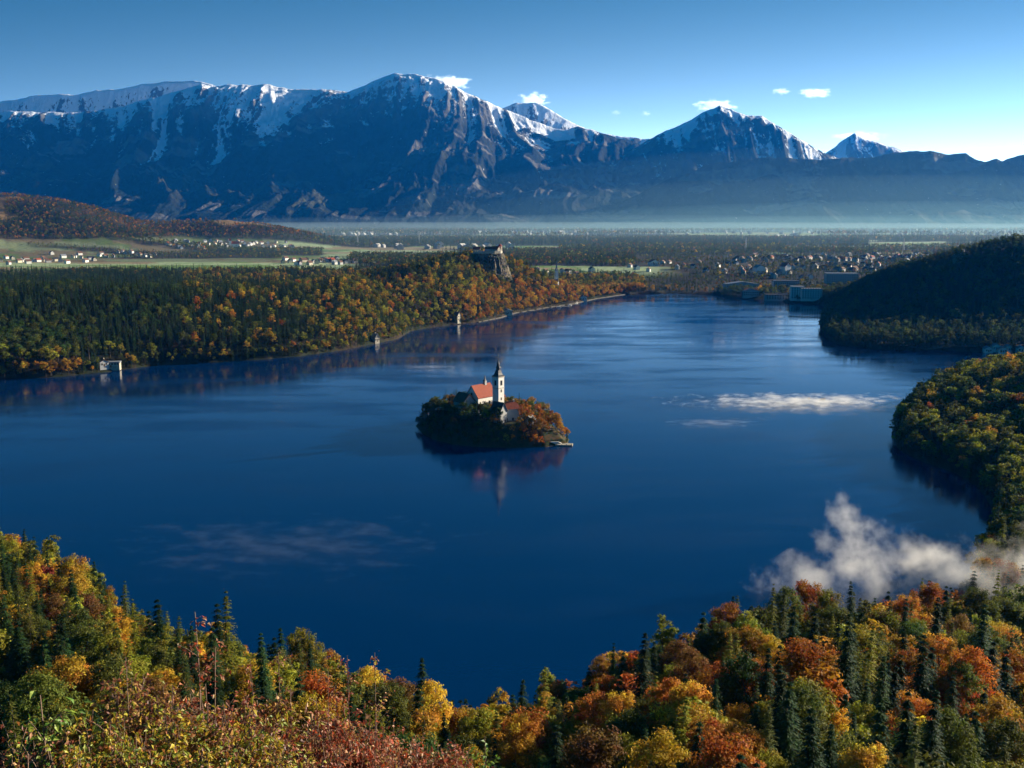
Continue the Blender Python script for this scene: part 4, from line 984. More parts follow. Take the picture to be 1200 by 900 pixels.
# pylons of the power line crossing the plain
for i, (px, py, Y) in enumerate([(419, 272, 3900), (874, 290, 3400), (491, 270, 4300), (1059, 291, 3300), (688, 268, 4300)]):
    x = AT(px, py, Y)[0]; z = float(H(np.array([x]), np.array([float(Y)]))[0][0]); e = empty('pylon', (x, Y, z)); tag(e, 'thin grey pylon rising from the plain, %s of five from the left' % ordinal([0, 3, 1, 4, 2][i]), 'pylon', 'pylons on the plain')
    m = MB()
    for sx in (-1, 1):
        for sy in (-1, 1): m.tube([(sx*3, sy*3, 0), (sx*.5, sy*.5, 46)], [.35, .25], 4)
    for k in range(7):
        z0 = k*6.5; a = 3 - 2.5*z0/46; b_ = 3 - 2.5*(z0+6.5)/46; m.tube([(-a, -a, z0), (b_, -b_, z0+6.5)], [.18, .18], 4); m.tube([(a, -a, z0), (-b_, -b_, z0+6.5)], [.18, .18], 4)
    m.build('lattice', M_greywall, e)
    for zz in (34, 40): MB().box(-8, 8, -.3, .3, zz, zz+.6).build('crossarm', M_greywall, e)

# ------------------------------------------------------------------ trees: where they stand
def in_clear(x, y):
    ok = np.ones(x.shape, bool)
    for bx, by, br in BUILD_SPOTS: ok &= (x - bx) ** 2 + (y - by) ** 2 > br * br
    return ok
cand = []    # rows: x y z region
def region_pts(name, x, y, keep, margin=1.5, zfun=None):
    z, sd = (zfun or H)(x, y)
    k = (sd > margin) & keep(x, y, z, sd) & in_clear(x, y)
    return [(name, a, b, c, d) for a, b, c, d in zip(x[k], y[k], z[k], sd[k])]
mx_, my_ = G(10, 775, 48)
u_ = lambda x, y, s=0: vn(x * 7.13 + 11, y * 9.7 + 3, 900 + s)
x, y = scatter(-330, 420, 60, 470, 5.5, 1)
r_fg = lambda x, y: np.hypot(x, y)
def fg_keep(x, y, z, sd):
    a = np.arctan2(x, y); px = 600 + FPX * x / y
    inprom = (x > 120) & (y > 385)
    return (r_fg(x, y) > 88) & (np.abs(a) < .66) & (((x - mx_) / 27) ** 2 + ((y - my_) / 13) ** 2 > 1) & (y < 450) & ~inprom
cand += region_pts('fg', x, y, fg_keep)
x, y = scatter(120, 640, 385, 900, 7.6, 2)
cand += region_pts('prom', x, y, lambda x, y, z, sd: (x / y < .68), 1.5)
x, y = scatter(ISL[:, 0].min(), ISL[:, 0].max(), ISL[:, 1].min(), ISL[:, 1].max(), 4.0, 3)
cand += region_pts('island', x, y, lambda x, y, z, sd: sd > 5, 1.0, HI)
x, y = scatter(ISL[:, 0].min(), ISL[:, 0].max(), ISL[:, 1].min(), ISL[:, 1].max(), 3.1, 33)
cand += region_pts('island', x, y, lambda x, y, z, sd: sd <= 5, .15, HI)
x, y = scatter(-1000, 900, 850, 2050, 4.2, 31)
k = np.abs(poly_sd(x, y, LAKE) - 3.5) < 4.0; x = x[k]; y = y[k]
cand += region_pts('left', x, y, lambda x, y, z, sd: (x / y < .2) & (x / y > -.62) & (sd < 7), .2)
cand += region_pts('straza', x, y, lambda x, y, z, sd: (x / y >= .2) & (sd < 7), .2)
x, y = scatter(120, 640, 385, 1300, 4.0, 32)
k = np.abs(poly_sd(x, y, LAKE) - 3.5) < 4.0; x = x[k]; y = y[k]
cand += region_pts('prom', x, y, lambda x, y, z, sd: (y < 900) & (sd < 7), .2)
cand += region_pts('straza', x, y, lambda x, y, z, sd: (y > 900) & (sd < 7), .2)
FRINGE = len(cand)
x, y = scatter(-1000, 260, 850, 1990, 6.6, 4)
cand += region_pts('left', x, y, lambda x, y, z, sd: (x / y < .13) & (x / y > -.62) & (y < np.interp(x / y * 1200 + 600, [-200, 0, 330, 430, 735], [1420, 1430, 1560, 1750, 1990])) & ((sd < 560)) , 1.0)
x, y = scatter(250, 1250, 1010, 1960, 8.6, 5)
cand += region_pts('straza', x, y, lambda x, y, z, sd: (x / y > .29) & (x / y < .66) & ((y < 1720) | (z > 28)), 1.5)
def mass(name, x0, x1, y0, y1, s, seed, keep): 
    x, y = scatter(x0, x1, y0, y1, s, seed)
    k = (np.abs(x / y) < .60) & keep(x, y); x = x[k]; y = y[k]; z, sd = H(x, y)
    ic = (sd > 2)
    near = y < 3400
    if near.any(): ic &= in_clear(x, y)
    x, y, z, sd = x[ic], y[ic], z[ic], sd[ic]
    return [(name, a, b, c, d) for a, b, c, d in zip(x, y, z, sd)]
wood = lambda x, y: field_mask(x, y) < .35
town = lambda x, y: (x / y > .12) & (y > 1850) & (y < 3100)
cand += mass('plain', -900, 1500, 1400, 2300, 12, 6, lambda x, y: (wood(x, y)) & ~((y < 2000) & (x / y < .12)) & ((y > 1980) | ((x / y > .1) & (x / y < .42))) & (vn(x / 40, y / 40, 3) > np.where(town(x, y), .27, .12)))
cand += mass('left', -1300, 260, 1380, 2080, 8.5, 66, lambda x, y: (x / y < .13) & (y >= np.interp(x / y * 1200 + 600, [-200, 0, 330, 430, 735], [1420, 1430, 1560, 1750, 1990])) & (y < 2080))
cand += mass('plain', -1800, 2100, 2300, 3600, 14, 7, lambda x, y: wood(x, y) & (vn(x / 60, y / 60, 3) > np.where(town(x, y), .36, .15)) & ~((x / y < -.16) & (y > 2350) & (y < 3100) & (vn(x/50, y/50, 4) > .62)))
cand += mass('plain', -2600, 3600, 3600, 5600, 20, 8, lambda x, y: wood(x, y) & ~(ridge(x, y, LEFT_HILL, 1.6) > 60))
cand += mass('plain', -4000, 5200, 5600, 8600, 34, 9, lambda x, y: wood(x, y))
cand += mass('hill', -2900, -500, 2900, 4700, 15, 10, lambda x, y: wood(x, y) & (ridge(x, y, LEFT_HILL, 1.6) > 60))
print('candidates', len(cand))
reg = np.array([c[0] for c in cand]); X = np.array([c[1] for c in cand]); Y = np.array([c[2] for c in cand]); Z = np.array([c[3] for c in cand]); SD = np.array([c[4] for c in cand])
PXX, _, _ = project(X, Y, Z)
U = u_(X, Y, 1); Vv = u_(X, Y, 2); NN = fbm(X / 38, Y / 38, 2, 33); UU = rng.uniform(size=len(X)); VV2 = rng.uniform(size=len(X))
sc = np.zeros(len(X)); kinds = []; cols = []; hts = np.zeros(len(X)); rds = np.zeros(len(X)); var = np.zeros(len(X), int)
for i in range(len(X)):
    rg = reg[i]
    k, c = choose('fg' if rg == 'fg' else rg, X[i], Y[i], PXX[i], SD[i], UU[i], VV2[i], NN[i])
    if rg == 'island':
        p = PXX[i]
        k = 'broadleaf_tree' if UU[i] > (.30 if p < 560 else .08) else 'spruce_tree'
        c = ['dark green', 'deep green'][int(VV2[i] * 2)] if k == 'spruce_tree' else (
            ['mid green', 'olive green', 'mid green', 'russet brown', 'olive green'][int(VV2[i] * 5)] if p < 565 else
            ['yellow green', 'mid green', 'olive green', 'amber', 'mid green'][int(VV2[i] * 5)] if p < 612 and Y[i] < ICY + 8 else
            ['rust orange', 'amber', 'rust orange', 'amber', 'olive green'][int(VV2[i] * 5)])
    kinds.append(k); cols.append(c)
kinds = np.array(kinds); cols = np.array(cols)
base_sc = {'fg': .98, 'prom': .9, 'island': .50, 'left': .82, 'straza': .92, 'plain': .85, 'hill': .8}
sc = np.array([base_sc[r] for r in reg]) * rng.uniform(.78, 1.18, len(X))
sc[(reg == 'plain') & town(X, Y)] *= .62; sc[(reg == 'plain') & (X / Y < -.16) & (Y > 2250) & (Y < 3300)] *= .6; sc[(reg == 'plain') & (Y > 3600)] *= 1.25; sc[(reg == 'plain') & (Y > 5600)] *= 1.5
k_ = reg == 'fg'; sc[k_] *= rng.uniform(.62, 1.08, int(k_.sum()))
# shore trees are lower, so the reflections stay ragged
sc *= np.where((SD < 7) & (reg != 'island') & (reg != 'plain'), rng.uniform(.45, .85, len(X)), 1)
sc[reg == 'island'] *= rng.uniform(.75, 1.3, int((reg == 'island').sum()))
k_ = (reg == 'island') & (SD < 5); sc[k_] = rng.uniform(.24, .42, int(k_.sum()))
HT = {'broadleaf_tree': 17, 'spruce_tree': 24, 'larch_tree': 22, 'poplar_tree': 19}; RD = {'broadleaf_tree': 5.3, 'spruce_tree': 3.8, 'larch_tree': 3.4, 'poplar_tree': 2.9}
sc *= np.where((kinds == 'spruce_tree') & (reg != 'left'), .93, 1)
hts = np.array([HT[k] for k in kinds]) * sc; rds = np.array([RD[k] for k in kinds]) * sc
# how much of each crown the photograph would show
def seen_share(idx):
    W_, H_ = 600, 450; cov = np.zeros((H_, W_), bool)
    order = idx[np.argsort(Y[idx])]; share = {}; size = {}
    for i in order:
        cx, cyt, f = project(X[i], Y[i], Z[i] + hts[i]); _, cyb, _ = project(X[i], Y[i], Z[i] + hts[i] * .15)
        cx, cyt, cyb = float(cx) / 2, float(cyt) / 2, float(cyb) / 2; rp = rds[i] * FPX / float(f) / 2
        x0, x1, y0, y1 = int(max(0, cx - rp)), int(min(W_, cx + rp + 1)), int(max(0, cyt)), int(min(H_, cyb + 1))
        if x1 <= x0 or y1 <= y0: share[i] = 0; continue
        gy, gx = np.mgrid[y0:y1, x0:x1]; t = (gy + .5 - cyt) / max(1, cyb - cyt)
        wdt = rp * (np.clip(t * 1.1, .08, 1) if kinds[i] in ('spruce_tree', 'larch_tree') else np.sqrt(np.clip(1 - (2 * t - 1) ** 2, .02, 1)))
        m = np.abs(gx + .5 - cx) < wdt; n = m.sum()
        sub = cov[y0:y1, x0:x1]; v = (m & ~sub).sum(); share[i] = float(v); sub |= m
    return share
pool = np.where(np.isin(reg, ['fg', 'prom', 'island']) )[0]
share = seen_share(pool)
single = set()
for k in HT:
    ii = [i for i in pool if kinds[i] == k and share[i] > 4]
    ii.sort(key=lambda i: -(share[i] + (1e6 if reg[i] == 'island' else 0))); single |= set(ii[:290])
print('single trees', len(single), {k: sum(1 for i in single if kinds[i] == k) for k in HT})

# ------------------------------------------------------------------ single trees
def zone(i):
    px, py, _ = project(X[i], Y[i], Z[i] + hts[i] * .6)
    px = float(px); py = float(py)
    if reg[i] == 'island':
        return 'island, ' + ('left end' if px < 520 else 'left of the church' if px < 550 else 'below the church' if px < 580 else 'below the tower' if px < 600 else 'right of the tower' if px < 630 else 'right end')
    if reg[i] == 'prom':
        return 'wooded point, ' + ('crest' if py < 470 else 'mid slope' if py < 530 else 'shore') + (', left part' if px < 1120 else ', right part')
    cols_ = ['far left', 'left', 'left of centre', 'bottom centre', 'right of centre', 'right', 'far right']
    c = cols_[int(min(6, max(0, px // 171.5)))]
    low = 'lakeside forest' if share[i] and Y[i] > 245 else ('middle slope' if py < 800 else 'lowest rows')
    return '%s, %s' % (low, c)
buckets = {}
for i in single: buckets.setdefault((cols[i], kinds[i], zone(i)), []).append(i)
LBL = {}
for (c, k, zn), ii in buckets.items():
    ii.sort(key=lambda i: PXX[i]); nm = {'broadleaf_tree': 'broadleaf', 'spruce_tree': 'spruce', 'larch_tree': 'larch', 'poplar_tree': 'slim broadleaf'}[k]
    for j, i in enumerate(ii):
        LBL[i] = ('%s %s, %s' % (c, nm, zn)) + ('' if len(ii) == 1 else ', %s from left' % ordinal(j))
ZG = {'fg': 'trees of the near forest', 'prom': 'trees on the right hand point', 'island': 'trees on the church island'}
def jitter_col(c, g):
    c = np.array(PAL[c]) * g.uniform(.55, 1.15); c = c * g.uniform(.92, 1.08, 3); return c
g = np.random.default_rng(77)
for i in sorted(single):
    lib = (NEARV if reg[i] == 'fg' else MIDV)[kinds[i]]; cm, tm, hh, rr = lib[int(g.integers(len(lib)))]
    e = bpy.data.objects.new(str(kinds[i]), None); COL.objects.link(e); e.location = (X[i], Y[i], Z[i] - .1)
    s = float(sc[i]); e.scale = (s * g.uniform(.92, 1.1), s * g.uniform(.92, 1.1), s); e.rotation_euler = (g.uniform(-.04, .04), g.uniform(-.04, .04), g.uniform(0, 6.28))
    tag(e, LBL[i], {'broadleaf_tree': 'tree', 'poplar_tree': 'tree', 'spruce_tree': 'spruce', 'larch_tree': 'larch'}[str(kinds[i])], ZG[reg[i]])
    if not tm.materials: tm.materials.append(M_bark)
    t = bpy.data.objects.new('trunk', tm); COL.objects.link(t); t.parent = e
    c = bpy.data.objects.new('crown', cm); COL.objects.link(c); c.parent = e
    c.color = (*jitter_col(str(cols[i]), g), 1)

# ------------------------------------------------------------------ forest mass (one object per wood, geometry nodes)
def forest(name, idx, label):
    n = len(idx); g = np.random.default_rng(len(name) + n)
    vi = np.zeros(n, int); hue = np.zeros((n, 4)); scl = np.zeros((n, 3))
    opts = {}
    for q, (k, hh, rr, lod) in enumerate(SRC_INFO): opts.setdefault((k, lod), []).append(q)
    for j, i in enumerate(idx):
        lod = 1 if Y[i] > 2100 else 0; k = kinds[i]
        o = opts.get((k, lod)) or opts[('broadleaf_tree', lod)]
        vi[j] = o[int(g.integers(len(o)))]; hue[j, :3] = jitter_col(cols[i], g); hue[j, 3] = 1
        scl[j] = (sc[i] * g.uniform(.9, 1.12), sc[i] * g.uniform(.9, 1.12), sc[i])
    me = bpy.data.meshes.new(name); me.vertices.add(n); me.vertices.foreach_set('co', np.stack([X[idx], Y[idx], Z[idx] - .1], -1).astype(np.float32).ravel())
    for an, typ, arr in (('vi', 'INT', vi), ('rotz', 'FLOAT', g.uniform(0, 6.28, n)), ('hue', 'FLOAT_COLOR', hue), ('scl', 'FLOAT_VECTOR', scl)):
        a = me.attributes.new(an, typ, 'POINT')
        key = {'INT': 'value', 'FLOAT': 'value', 'FLOAT_COLOR': 'color', 'FLOAT_VECTOR': 'vector'}[typ]
        a.data.foreach_set(key, np.ascontiguousarray(arr, np.int32 if typ == 'INT' else np.float32).ravel())
    me.update()
    ob = link(name, me); ng = bpy.data.node_groups.new(name + '_scatter', 'GeometryNodeTree')
    ng.interface.new_socket('Geometry', in_out='INPUT', socket_type='NodeSocketGeometry'); ng.interface.new_socket('Geometry', in_out='OUTPUT', socket_type='NodeSocketGeometry')
    A = ng.nodes.new; K = ng.links.new
    gi = A('NodeGroupInput'); go = A('NodeGroupOutput'); ip = A('GeometryNodeInstanceOnPoints'); ci = A('GeometryNodeCollectionInfo')
    ci.inputs['Collection'].default_value = SRC; ci.inputs['Separate Children'].default_value = True; ci.inputs['Reset Children'].default_value = True
    mp = A('GeometryNodeMeshToPoints')
    K(gi.outputs[0], mp.inputs['Mesh']); K(mp.outputs[0], ip.inputs['Points']); K(ci.outputs[0], ip.inputs['Instance']); ip.inputs['Pick Instance'].default_value = True
    def na(nm, typ):
        q = A('GeometryNodeInputNamedAttribute'); q.data_type = typ; q.inputs['Name'].default_value = nm; return q.outputs['Attribute']
    K(na('vi', 'INT'), ip.inputs['Instance Index']); K(na('scl', 'FLOAT_VECTOR'), ip.inputs['Scale'])
    cx = A('ShaderNodeCombineXYZ'); K(na('rotz', 'FLOAT'), cx.inputs[2]); K(cx.outputs[0], ip.inputs['Rotation'])
    K(ip.outputs[0], go.inputs[0])
    md = ob.modifiers.new('scatter', 'NODES'); md.node_group = ng
    tag(ob, label, 'forest', kind='stuff')
rest = np.array([i for i in range(len(X)) if i not in single])
for nm, rg, lb in [('near_forest', ['fg'], 'hidden and small trees of the near autumn forest'), ('point_forest', ['prom'], 'small trees behind the crest of the wooded right hand point'),
                   ('shore_forest', ['left'], 'dense spruce and autumn forest on the far left shore and castle hill'), ('hill_forest', ['straza'], 'dark shaded forest on the hill right of the town'),
                   ('plain_forest', ['plain'], 'woods and tree belts across the plain beyond the lake'), ('village_hill_forest', ['hill'], 'brown autumn woods on the hill above the village')]:
    ii = rest[np.isin(reg[rest], rg)]
    if len(ii): forest(nm, ii, lb)
isl_rest = rest[reg[rest] == 'island']
if len(isl_rest): forest('island_undergrowth', isl_rest, 'low trees hidden between the bigger trees of the church island')

# ------------------------------------------------------------------ air and mist
def haze_box():
    m, n, N, L, o = newmat('haze_air')
    v = N('ShaderNodeVolumePrincipled'); v.inputs['Density'].default_value = 2.3e-5; v.inputs['Color'].default_value = (0.01, 0.24, 0.85, 1); v.inputs['Anisotropy'].default_value = 0.2
    L(v.outputs[0], o.inputs['Volume'])
    o_ = MB().box(-16400, 16400, -16400, 16600, -95, 1790).build('haze', m); tag(o_, 'blue air between the lake and the mountains', 'haze', kind='stuff')
haze_box()
def ellipsoid(name, sx, sy, sz, mat):
    bm = bmesh.new(); bmesh.ops.create_icosphere(bm, subdivisions=4, radius=1)
    for v in bm.verts: v.co = (v.co.x * sx, v.co.y * sy, v.co.z * sz)
    me = bpy.data.meshes.new(name); bm.to_mesh(me); bm.free(); return link(name, me, None, [mat])
def flat_mist(name, px, Y, z, sx, sy, sz, dens, col, label):
    m, n, N, L, o = newmat(name + '_air'); v = N('ShaderNodeVolumePrincipled'); v.inputs['Density'].default_value = dens; v.inputs['Color'].default_value = (*col, 1)
    v.inputs['Anisotropy'].default_value = .3; L(v.outputs[0], o.inputs['Volume']); ob = ellipsoid(name, sx, sy, sz, m); ob.location = ((px - 600) / FPX * Y, Y, z); tag(ob, label, 'mist', kind='stuff')
for q, (sx, sz, dn) in enumerate([(4200, 640, 3.5e-5), (3800, 420, 5e-5), (3400, 230, 8e-5), (3000, 130, 8e-5)]):
    flat_mist('valley_mist', 1080, 7600, 20, sx, 650, sz, dn, (.5, .86, .9), 'pale sunlit mist along the foot of the dark foothills')
flat_mist('valley_mist', 700, 8000, 20, 4500, 700, 130, 7e-5, (.6, .9, 1), 'low pale mist along the foot of the mountains')
flat_mist('plain_haze', 600, 6000, 10, 7500, 3400, 95, 5.5e-5, (.7, .95, 1), 'thin bluish ground haze lying over the far plain')
def mist(name, loc, dims, dens, scale, th, gain, label, cat='mist', kind='stuff', rz=0.0, shape=None, stretch=(1, 1, 1), col=(1, 1, 1), seed=0.0, aniso=.2, detail=5, amp=2.6, step=.4):
    """cloudy volume in a box of dims metres; noise thinned towards the outside of an ellipsoid, or of a leaning plume"""
    m, n, N, L, o = newmat(name + '_air'); tc = N('ShaderNodeTexCoord'); m.cycles.volume_step_rate = step
    def vm(op, a, b=None):
        q = N('ShaderNodeVectorMath'); q.operation = op; L(a, q.inputs[0])
        if b is not None:
            if isinstance(b, tuple): q.inputs[1].default_value = b
            else: L(b, q.inputs[1])
        return q.outputs
    def mm(op, a, b=None, c=None):
        q = N('ShaderNodeMath'); q.operation = op
        for k, v in enumerate((a, b, c)):
            if v is None: continue
            if isinstance(v, (int, float)): q.inputs[k].default_value = v
            else: L(v, q.inputs[k])
        return q.outputs[0]
    P = tc.outputs['Object']
    nv = vm('MULTIPLY', P, tuple(scale * q for q in stretch))[0]; nv = vm('ADD', nv, (seed, seed * 1.7, seed * .3))[0]
    f = noise(N, L, 1.0, detail, nv, .68)
    if shape is None:
        d = vm('MULTIPLY', P, (2 / dims[0], 2 / dims[1], 2 / dims[2]))[0]; r_ = vm('LENGTH', d)['Value']
        fall = mm('SUBTRACT', 1.0, r_)
    else:     # union of balls given as (x, y, z, radius) in local metres
        fall = None
        for bx, by, bz, br in shape:
            d = vm('SUBTRACT', P, (bx, by, bz))[0]; q = mm('SUBTRACT', 1.0, mm('DIVIDE', vm('LENGTH', d)['Value'], br))
            fall = q if fall is None else mm('SMOOTH_MAX', fall, q, .25)
    v_ = mm('ADD', mm('MULTIPLY', mm('SUBTRACT', f, .5), amp), mm('SUBTRACT', fall, th))
    v_ = mm('MULTIPLY', v_, gain); cl = N('ShaderNodeClamp'); L(v_, cl.inputs[0])
    v_ = mm('MULTIPLY', cl.outputs[0], mm('GREATER_THAN', fall, 0.0)); v_ = mm('MULTIPLY', v_, dens)
    v = N('ShaderNodeVolumePrincipled'); v.inputs['Color'].default_value = (*col, 1); v.inputs['Anisotropy'].default_value = aniso; L(v_, v.inputs['Density']); L(v.outputs[0], o.inputs['Volume'])
    a, b, c = (q / 2 for q in dims); ob = MB().box(-a, a, -b, b, -c, c).build(name, m); ob.location = loc; ob.rotation_euler = (0, 0, rz); tag(ob, label, cat, kind=kind)
    return ob
g1 = G(935, 473)
mist('lake_mist', (g1[0] + 6, g1[1], 2.2), (250, 84, 6.0), .12, .17, .50, 1.3, 'bright white mist patch drifting on the lake right of the island', stretch=(.45, 1, 2), col=(1, .97, .92), seed=3, amp=3.8, detail=7)
g1 = G(840, 497)
mist('lake_mist', (g1[0], g1[1], 1.2), (100, 50, 3), .035, .2, .5, 1.3, 'faint mist wisps on the water right of the island', stretch=(.4, 1, 2), seed=8)
g1 = G(330, 640)
mist('lake_mist', (g1[0], g1[1], 1.2), (230, 130, 3), .008, .12, .45, 1.2, 'thin mist wisps on the dark near water, left of centre', stretch=(.6, 1, 2), seed=14)
g1 = G(500, 432)
mist('lake_mist', (g1[0], g1[1], 1.5), (130, 46, 2.5), .02, .12, .5, 1.4, 'faint mist streaks on the water behind the island church', stretch=(.35, 1.2, 2), seed=21)
# rising plume above the water before the wooded point
p0 = AT(1100, 660, 370)
balls = []
for px, py, Yb, rad in [(984, 583, 392, 6), (990, 603, 390, 8), (1003, 623, 386, 11), (965, 634, 388, 8), (1026, 642, 380, 14), (985, 660, 378, 15), (1065, 658, 372, 15), (1105, 666, 364, 15), (950, 690, 370, 17), (1145, 668, 350, 15), (1185, 668, 338, 16), (1230, 672, 328, 19), (1020, 685, 362, 20), (1080, 690, 355, 18), (900, 705, 372, 16), (1125, 678, 322, 14), (1165, 684, 312, 15), (1205, 688, 304, 17), (1250, 690, 300, 18)]:
    q = AT(px, py, Yb); balls.append((q[0] - p0[0], q[1] - p0[1], q[2] - p0[2], rad))
mist('rising_mist', p0, (290, 190, 92), .06, .075, .38, 1.1, 'white mist plume rising from the lake at the lower right', shape=balls, col=(1, .97, .93), seed=5, detail=7, amp=3.6, step=.22)
# small clouds, beyond the mountains
for i, (px, py, w_, h_, dn, lb) in enumerate([(518, 97, 62, 15, .010, 'white windblown cloud cap on the highest snowy summit'), (624, 117, 36, 15, .010, 'small white cloud on the snowy summit right of the highest peak'),
        (838, 124, 44, 13, .010, 'small white cloud cap on the right hand snowy peak'), (915, 107, 22, 7, .006, 'small wispy cloud in the blue sky, left of the pair'), (956, 109, 40, 9, .008, 'small wispy cloud in the blue sky, right of the pair'),
        (722, 132, 12, 6, .003, 'tiny faint cloud speck between the peaks, left one'), (757, 133, 12, 6, .004, 'tiny faint cloud speck between the peaks, right one'), (1008, 160, 62, 12, .003, 'thin veil of cloud behind the far right snowy peak')]):
    Yc = 18500.; sx, sz = w_ / FPX * Yc * 1.25, h_ / FPX * Yc * 1.35
    mist('cloud', AT(px, py, Yc), (sx, sx * .5, sz), dn, 5.0 / sx, .30, 2.2, lb, 'cloud', None, stretch=(1, 1, 2.2), seed=i * 3.1, detail=5, step=.4)

# ------------------------------------------------------------------ shrubs at the camera's feet
def shrub_material():
    m, n, N, L, o = newmat('shrub_leaf'); a = N('ShaderNodeAttribute'); a.attribute_name = 'hue'
    p = princ(N, None, .5, .35); L(a.outputs['Color'], p.inputs['Base Color']); t = N('ShaderNodeBsdfTranslucent'); L(a.outputs['Color'], t.inputs['Color'])
    mx = N('ShaderNodeMixShader'); mx.inputs[0].default_value = .35; L(p.outputs[0], mx.inputs[1]); L(t.outputs[0], mx.inputs[2]); L(mx.outputs[0], o.inputs[0]); return m
M_shrub = shrub_material(); M_twig = surf('twig_bark', (.26, .17, .12), .9, .4, 8)
SPAL = {'yellow': [(.42, .36, .03), (.28, .32, .04), (.52, .40, .04), (.14, .20, .03), (.34, .13, .03), (.2, .07, .03), (.50, .30, .03)], 'red': [(.32, .08, .04), (.40, .15, .07), (.20, .05, .03), (.46, .24, .12), (.30, .18, .04), (.42, .07, .02)],
        'mixed': [(.42, .32, .03), (.34, .11, .04), (.22, .08, .04), (.28, .27, .03), (.48, .26, .08), (.14, .05, .03)], 'green': [(.14, .26, .03), (.28, .36, .05), (.09, .17, .02)]}
def shrub_parts(seed, hgt, spread, stems, leaves, pal, size=.055, bare=0.0):
    g = random.Random(seed); gn = np.random.default_rng(seed); tw = MB(); P = []; D = []
    for s in range(stems):
        a = g.uniform(0, 6.28); lean = g.uniform(.05, 1) * spread; h = hgt * g.uniform(.7, 1.0) * (1 - .2 * lean / max(spread, .01)); k = 6
        bend = g.uniform(-.15, .15)
        pts = [Vector((math.cos(a) * lean * (i / (k-1)) ** 1.2 * .9 + bend * math.sin(i) * .3, math.sin(a) * lean * (i / (k-1)) ** 1.2 * .9 + bend * math.cos(i * 1.3) * .3, h * i / (k-1) - (.25 if i == 0 else 0))) for i in range(k)]
        tw.tube(pts, [(.017 if stems < 3 else .014) * (1 - .8 * i / (k-1)) + .002 for i in range(k)], 5)
        for b in range(7 if stems > 3 else 16):
            f = g.uniform(.35, .97); i = min(k - 2, int(f * (k-1))); t = f * (k-1) - i; p = pts[i].lerp(pts[i+1], t); aa = g.uniform(0, 6.28); ln = g.uniform(.15, .42) * (1.2 - f * .6)
            q = p + Vector((math.cos(aa) * ln, math.sin(aa) * ln, ln * g.uniform(.3, 1.1))); tw.tube([p, p.lerp(q, .5) + Vector((0, 0, .02)), q], [.006, .004, .0015], 4)
            for j in range(int(leaves)):
                u = g.uniform(.2, 1.08); w_ = p.lerp(q, u); P.append((w_.x + g.gauss(0, .03), w_.y + g.gauss(0, .03), w_.z + g.gauss(0, .03))); D.append((math.cos(aa) + g.gauss(0, .8), math.sin(aa) + g.gauss(0, .8), g.gauss(-.1, .55)))
        if bare < .5:
            for j in range(int(leaves * 2)):
                f = g.uniform(.5, 1.02); i = min(k - 2, int(f * (k-1))); w_ = pts[i].lerp(pts[i+1], f * (k-1) - i); P.append((w_.x + g.gauss(0, .03), w_.y + g.gauss(0, .03), w_.z)); D.append((g.gauss(0, 1), g.gauss(0, 1), g.gauss(0, .5)))
    P = np.array(P); D = np.array(D); D /= np.linalg.norm(D, axis=1)[:, None]; n = len(P)
    side = np.cross(D, gn.normal(size=(n, 3)) * .6 + np.array([0, 0, 1])); side /= np.linalg.norm(side, axis=1)[:, None] + 1e-9; up = np.cross(side, D)
    s = (size * gn.uniform(.6, 1.25, n))[:, None]
    # leaf: a folded blade of six points, tip curling down
    b0 = P; m1 = P + D * s * .8 - up * s * .12; tip = P + D * s * 1.7 - up * s * .55; l1 = P + D * s * .7 + side * s * .48 + up * s * .12; r1 = P + D * s * .7 - side * s * .48 + up * s * .12
    V = np.stack([b0, r1, tip, m1, l1], 1).reshape(-1, 3); o = np.arange(n)[:, None] * 5
    F = np.concatenate([o + np.array([[0, 1, 2, 3]]), o + np.array([[0, 3, 2, 4]])])
    cs = np.array(SPAL[pal]); c = cs[gn.integers(0, len(cs), n)] * gn.uniform(.7, 1.3, (n, 1)); c = np.concatenate([c, np.ones((n, 1))], 1); c = np.concatenate([c, c])
    me = np_mesh('foliage', V, F, False, {'hue': ('FLOAT_COLOR', 'FACE', c)}); return tw.mesh('stems'), me
SHV = {}
for key, args in {'yellow': (1, 2.2, .85, 46, 12, 'yellow'), 'yellow2': (2, 2.2, .9, 46, 12, 'yellow'), 'mixed': (3, 2.2, .85, 44, 12, 'mixed'), 'red': (4, 2.2, .8, 42, 10, 'red'), 'red2': (5, 2.2, .8, 42, 10, 'red'),
        'stalk': (6, 5.6, .25, 2, 9, 'red'), 'stalk2': (7, 5.4, .3, 2, 9, 'mixed'), 'sprout': (8, 4.2, .15, 1, 10, 'green')}.items():
    st, fo = shrub_parts(*args[:6], size=.042 if key[:2] != 'sp' else .05); st.materials.append(M_twig); fo.materials.append(M_shrub); SHV[key] = (st, fo, max(v.co.z for v in st.vertices))
def place_shrub(key, px, pyt, r_, label, name='shrub', cat='shrub', group='shrubs at the viewpoint', thick=1.0):
    d = ray(px, pyt); x = d[0] / d[1] * r_; top = CAM_Z + d[2] / d[1] * r_; z = float(H(np.array([x]), np.array([r_]))[0][0]); h = max(.5, top - z); st, fo, hh = SHV[key]
    e = empty(name, (x, r_, z), random.uniform(0, 6.28)); e.scale = (h / hh * thick, h / hh * thick, h / hh); tag(e, label, cat, group)
    for nm, me in (('stems', st), ('foliage', fo)):
        o = bpy.data.objects.new(nm, me); COL.objects.link(o); o.parent = e
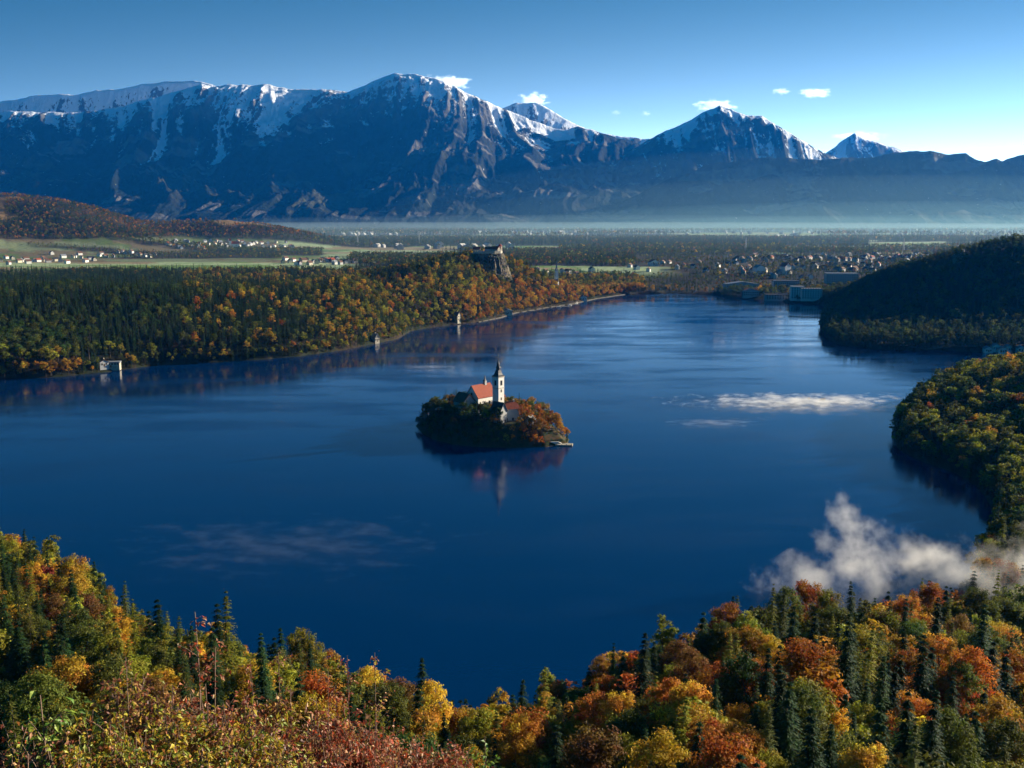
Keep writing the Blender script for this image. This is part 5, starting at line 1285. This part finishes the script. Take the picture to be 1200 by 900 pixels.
sh = [(-30, 852, 9.2, 'red'), (30, 862, 8.6, 'red'), (75, 838, 8.9, 'yellow'), (120, 836, 8.2, 'yellow2'), (150, 795, 9.6, 'mixed'), (185, 806, 9.0, 'mixed'), (215, 838, 8.0, 'yellow'), (245, 800, 9.4, 'red'), (275, 826, 8.3, 'mixed'),
      (300, 846, 7.6, 'yellow2'), (330, 812, 9.3, 'mixed'), (362, 838, 8.3, 'red'), (395, 826, 9.6, 'red2'), (425, 835, 8.6, 'red'), (455, 850, 9.3, 'red2'), (490, 868, 9.0, 'red'), (520, 872, 8.7, 'red2'), (160, 860, 7.2, 'yellow2'), (90, 876, 7.2, 'yellow'), (240, 872, 7.0, 'yellow'), (400, 872, 7.3, 'red2'), (335, 876, 7.0, 'mixed'), (20, 890, 7.4, 'mixed'), (470, 884, 7.6, 'red'), (555, 893, 8.4, 'red')]
sh.sort(key=lambda a: a[0]); cnt = {}
for px, py, r_, k in sh:
    c = {'y': 'yellow green leaved', 'm': 'brown and yellow leaved', 'r': 'reddish brown leaved'}[k[0]]; row = 'bottom edge' if py > 855 else 'upper row'
    cnt[(c, row)] = cnt.get((c, row), -1) + 1
    place_shrub(k, px, py, r_, '%s shrub, lower left, %s, %s from left' % (c, row, ordinal(cnt[(c, row)])), thick=.8)
for px, py, r_, k, lb in [(236, 712, 8.8, 'stalk', 'tallest bare reddish stalk rising above the shrubs, second from left'), (148, 770, 9.0, 'stalk2', 'thin stalk with pale leaves rising above the yellow shrubs on the left'), (300, 775, 9.0, 'stalk', 'thin leafy stalk just right of the tallest bare stalk'),
        (326, 765, 9.4, 'stalk2', 'straight pale stalk before the orange trees, middle of the shrubs'), (378, 790, 8.6, 'stalk', 'slanting reddish stalk right of the straight pale stalk'), (404, 772, 9.4, 'stalk', 'thin reddish stalk before the dark gap, right of the red shrubs'), (440, 765, 9.2, 'stalk2', 'rightmost tall stalk among the red shrubs'),
        (50, 806, 8.4, 'sprout', 'green leaved sprout standing alone at the far left'), (572, 868, 8.6, 'sprout', 'green leaved sprout at the right end of the shrubs')]:
    place_shrub(k, px, py, r_, lb, 'sapling', 'sapling', 'saplings above the shrubs')
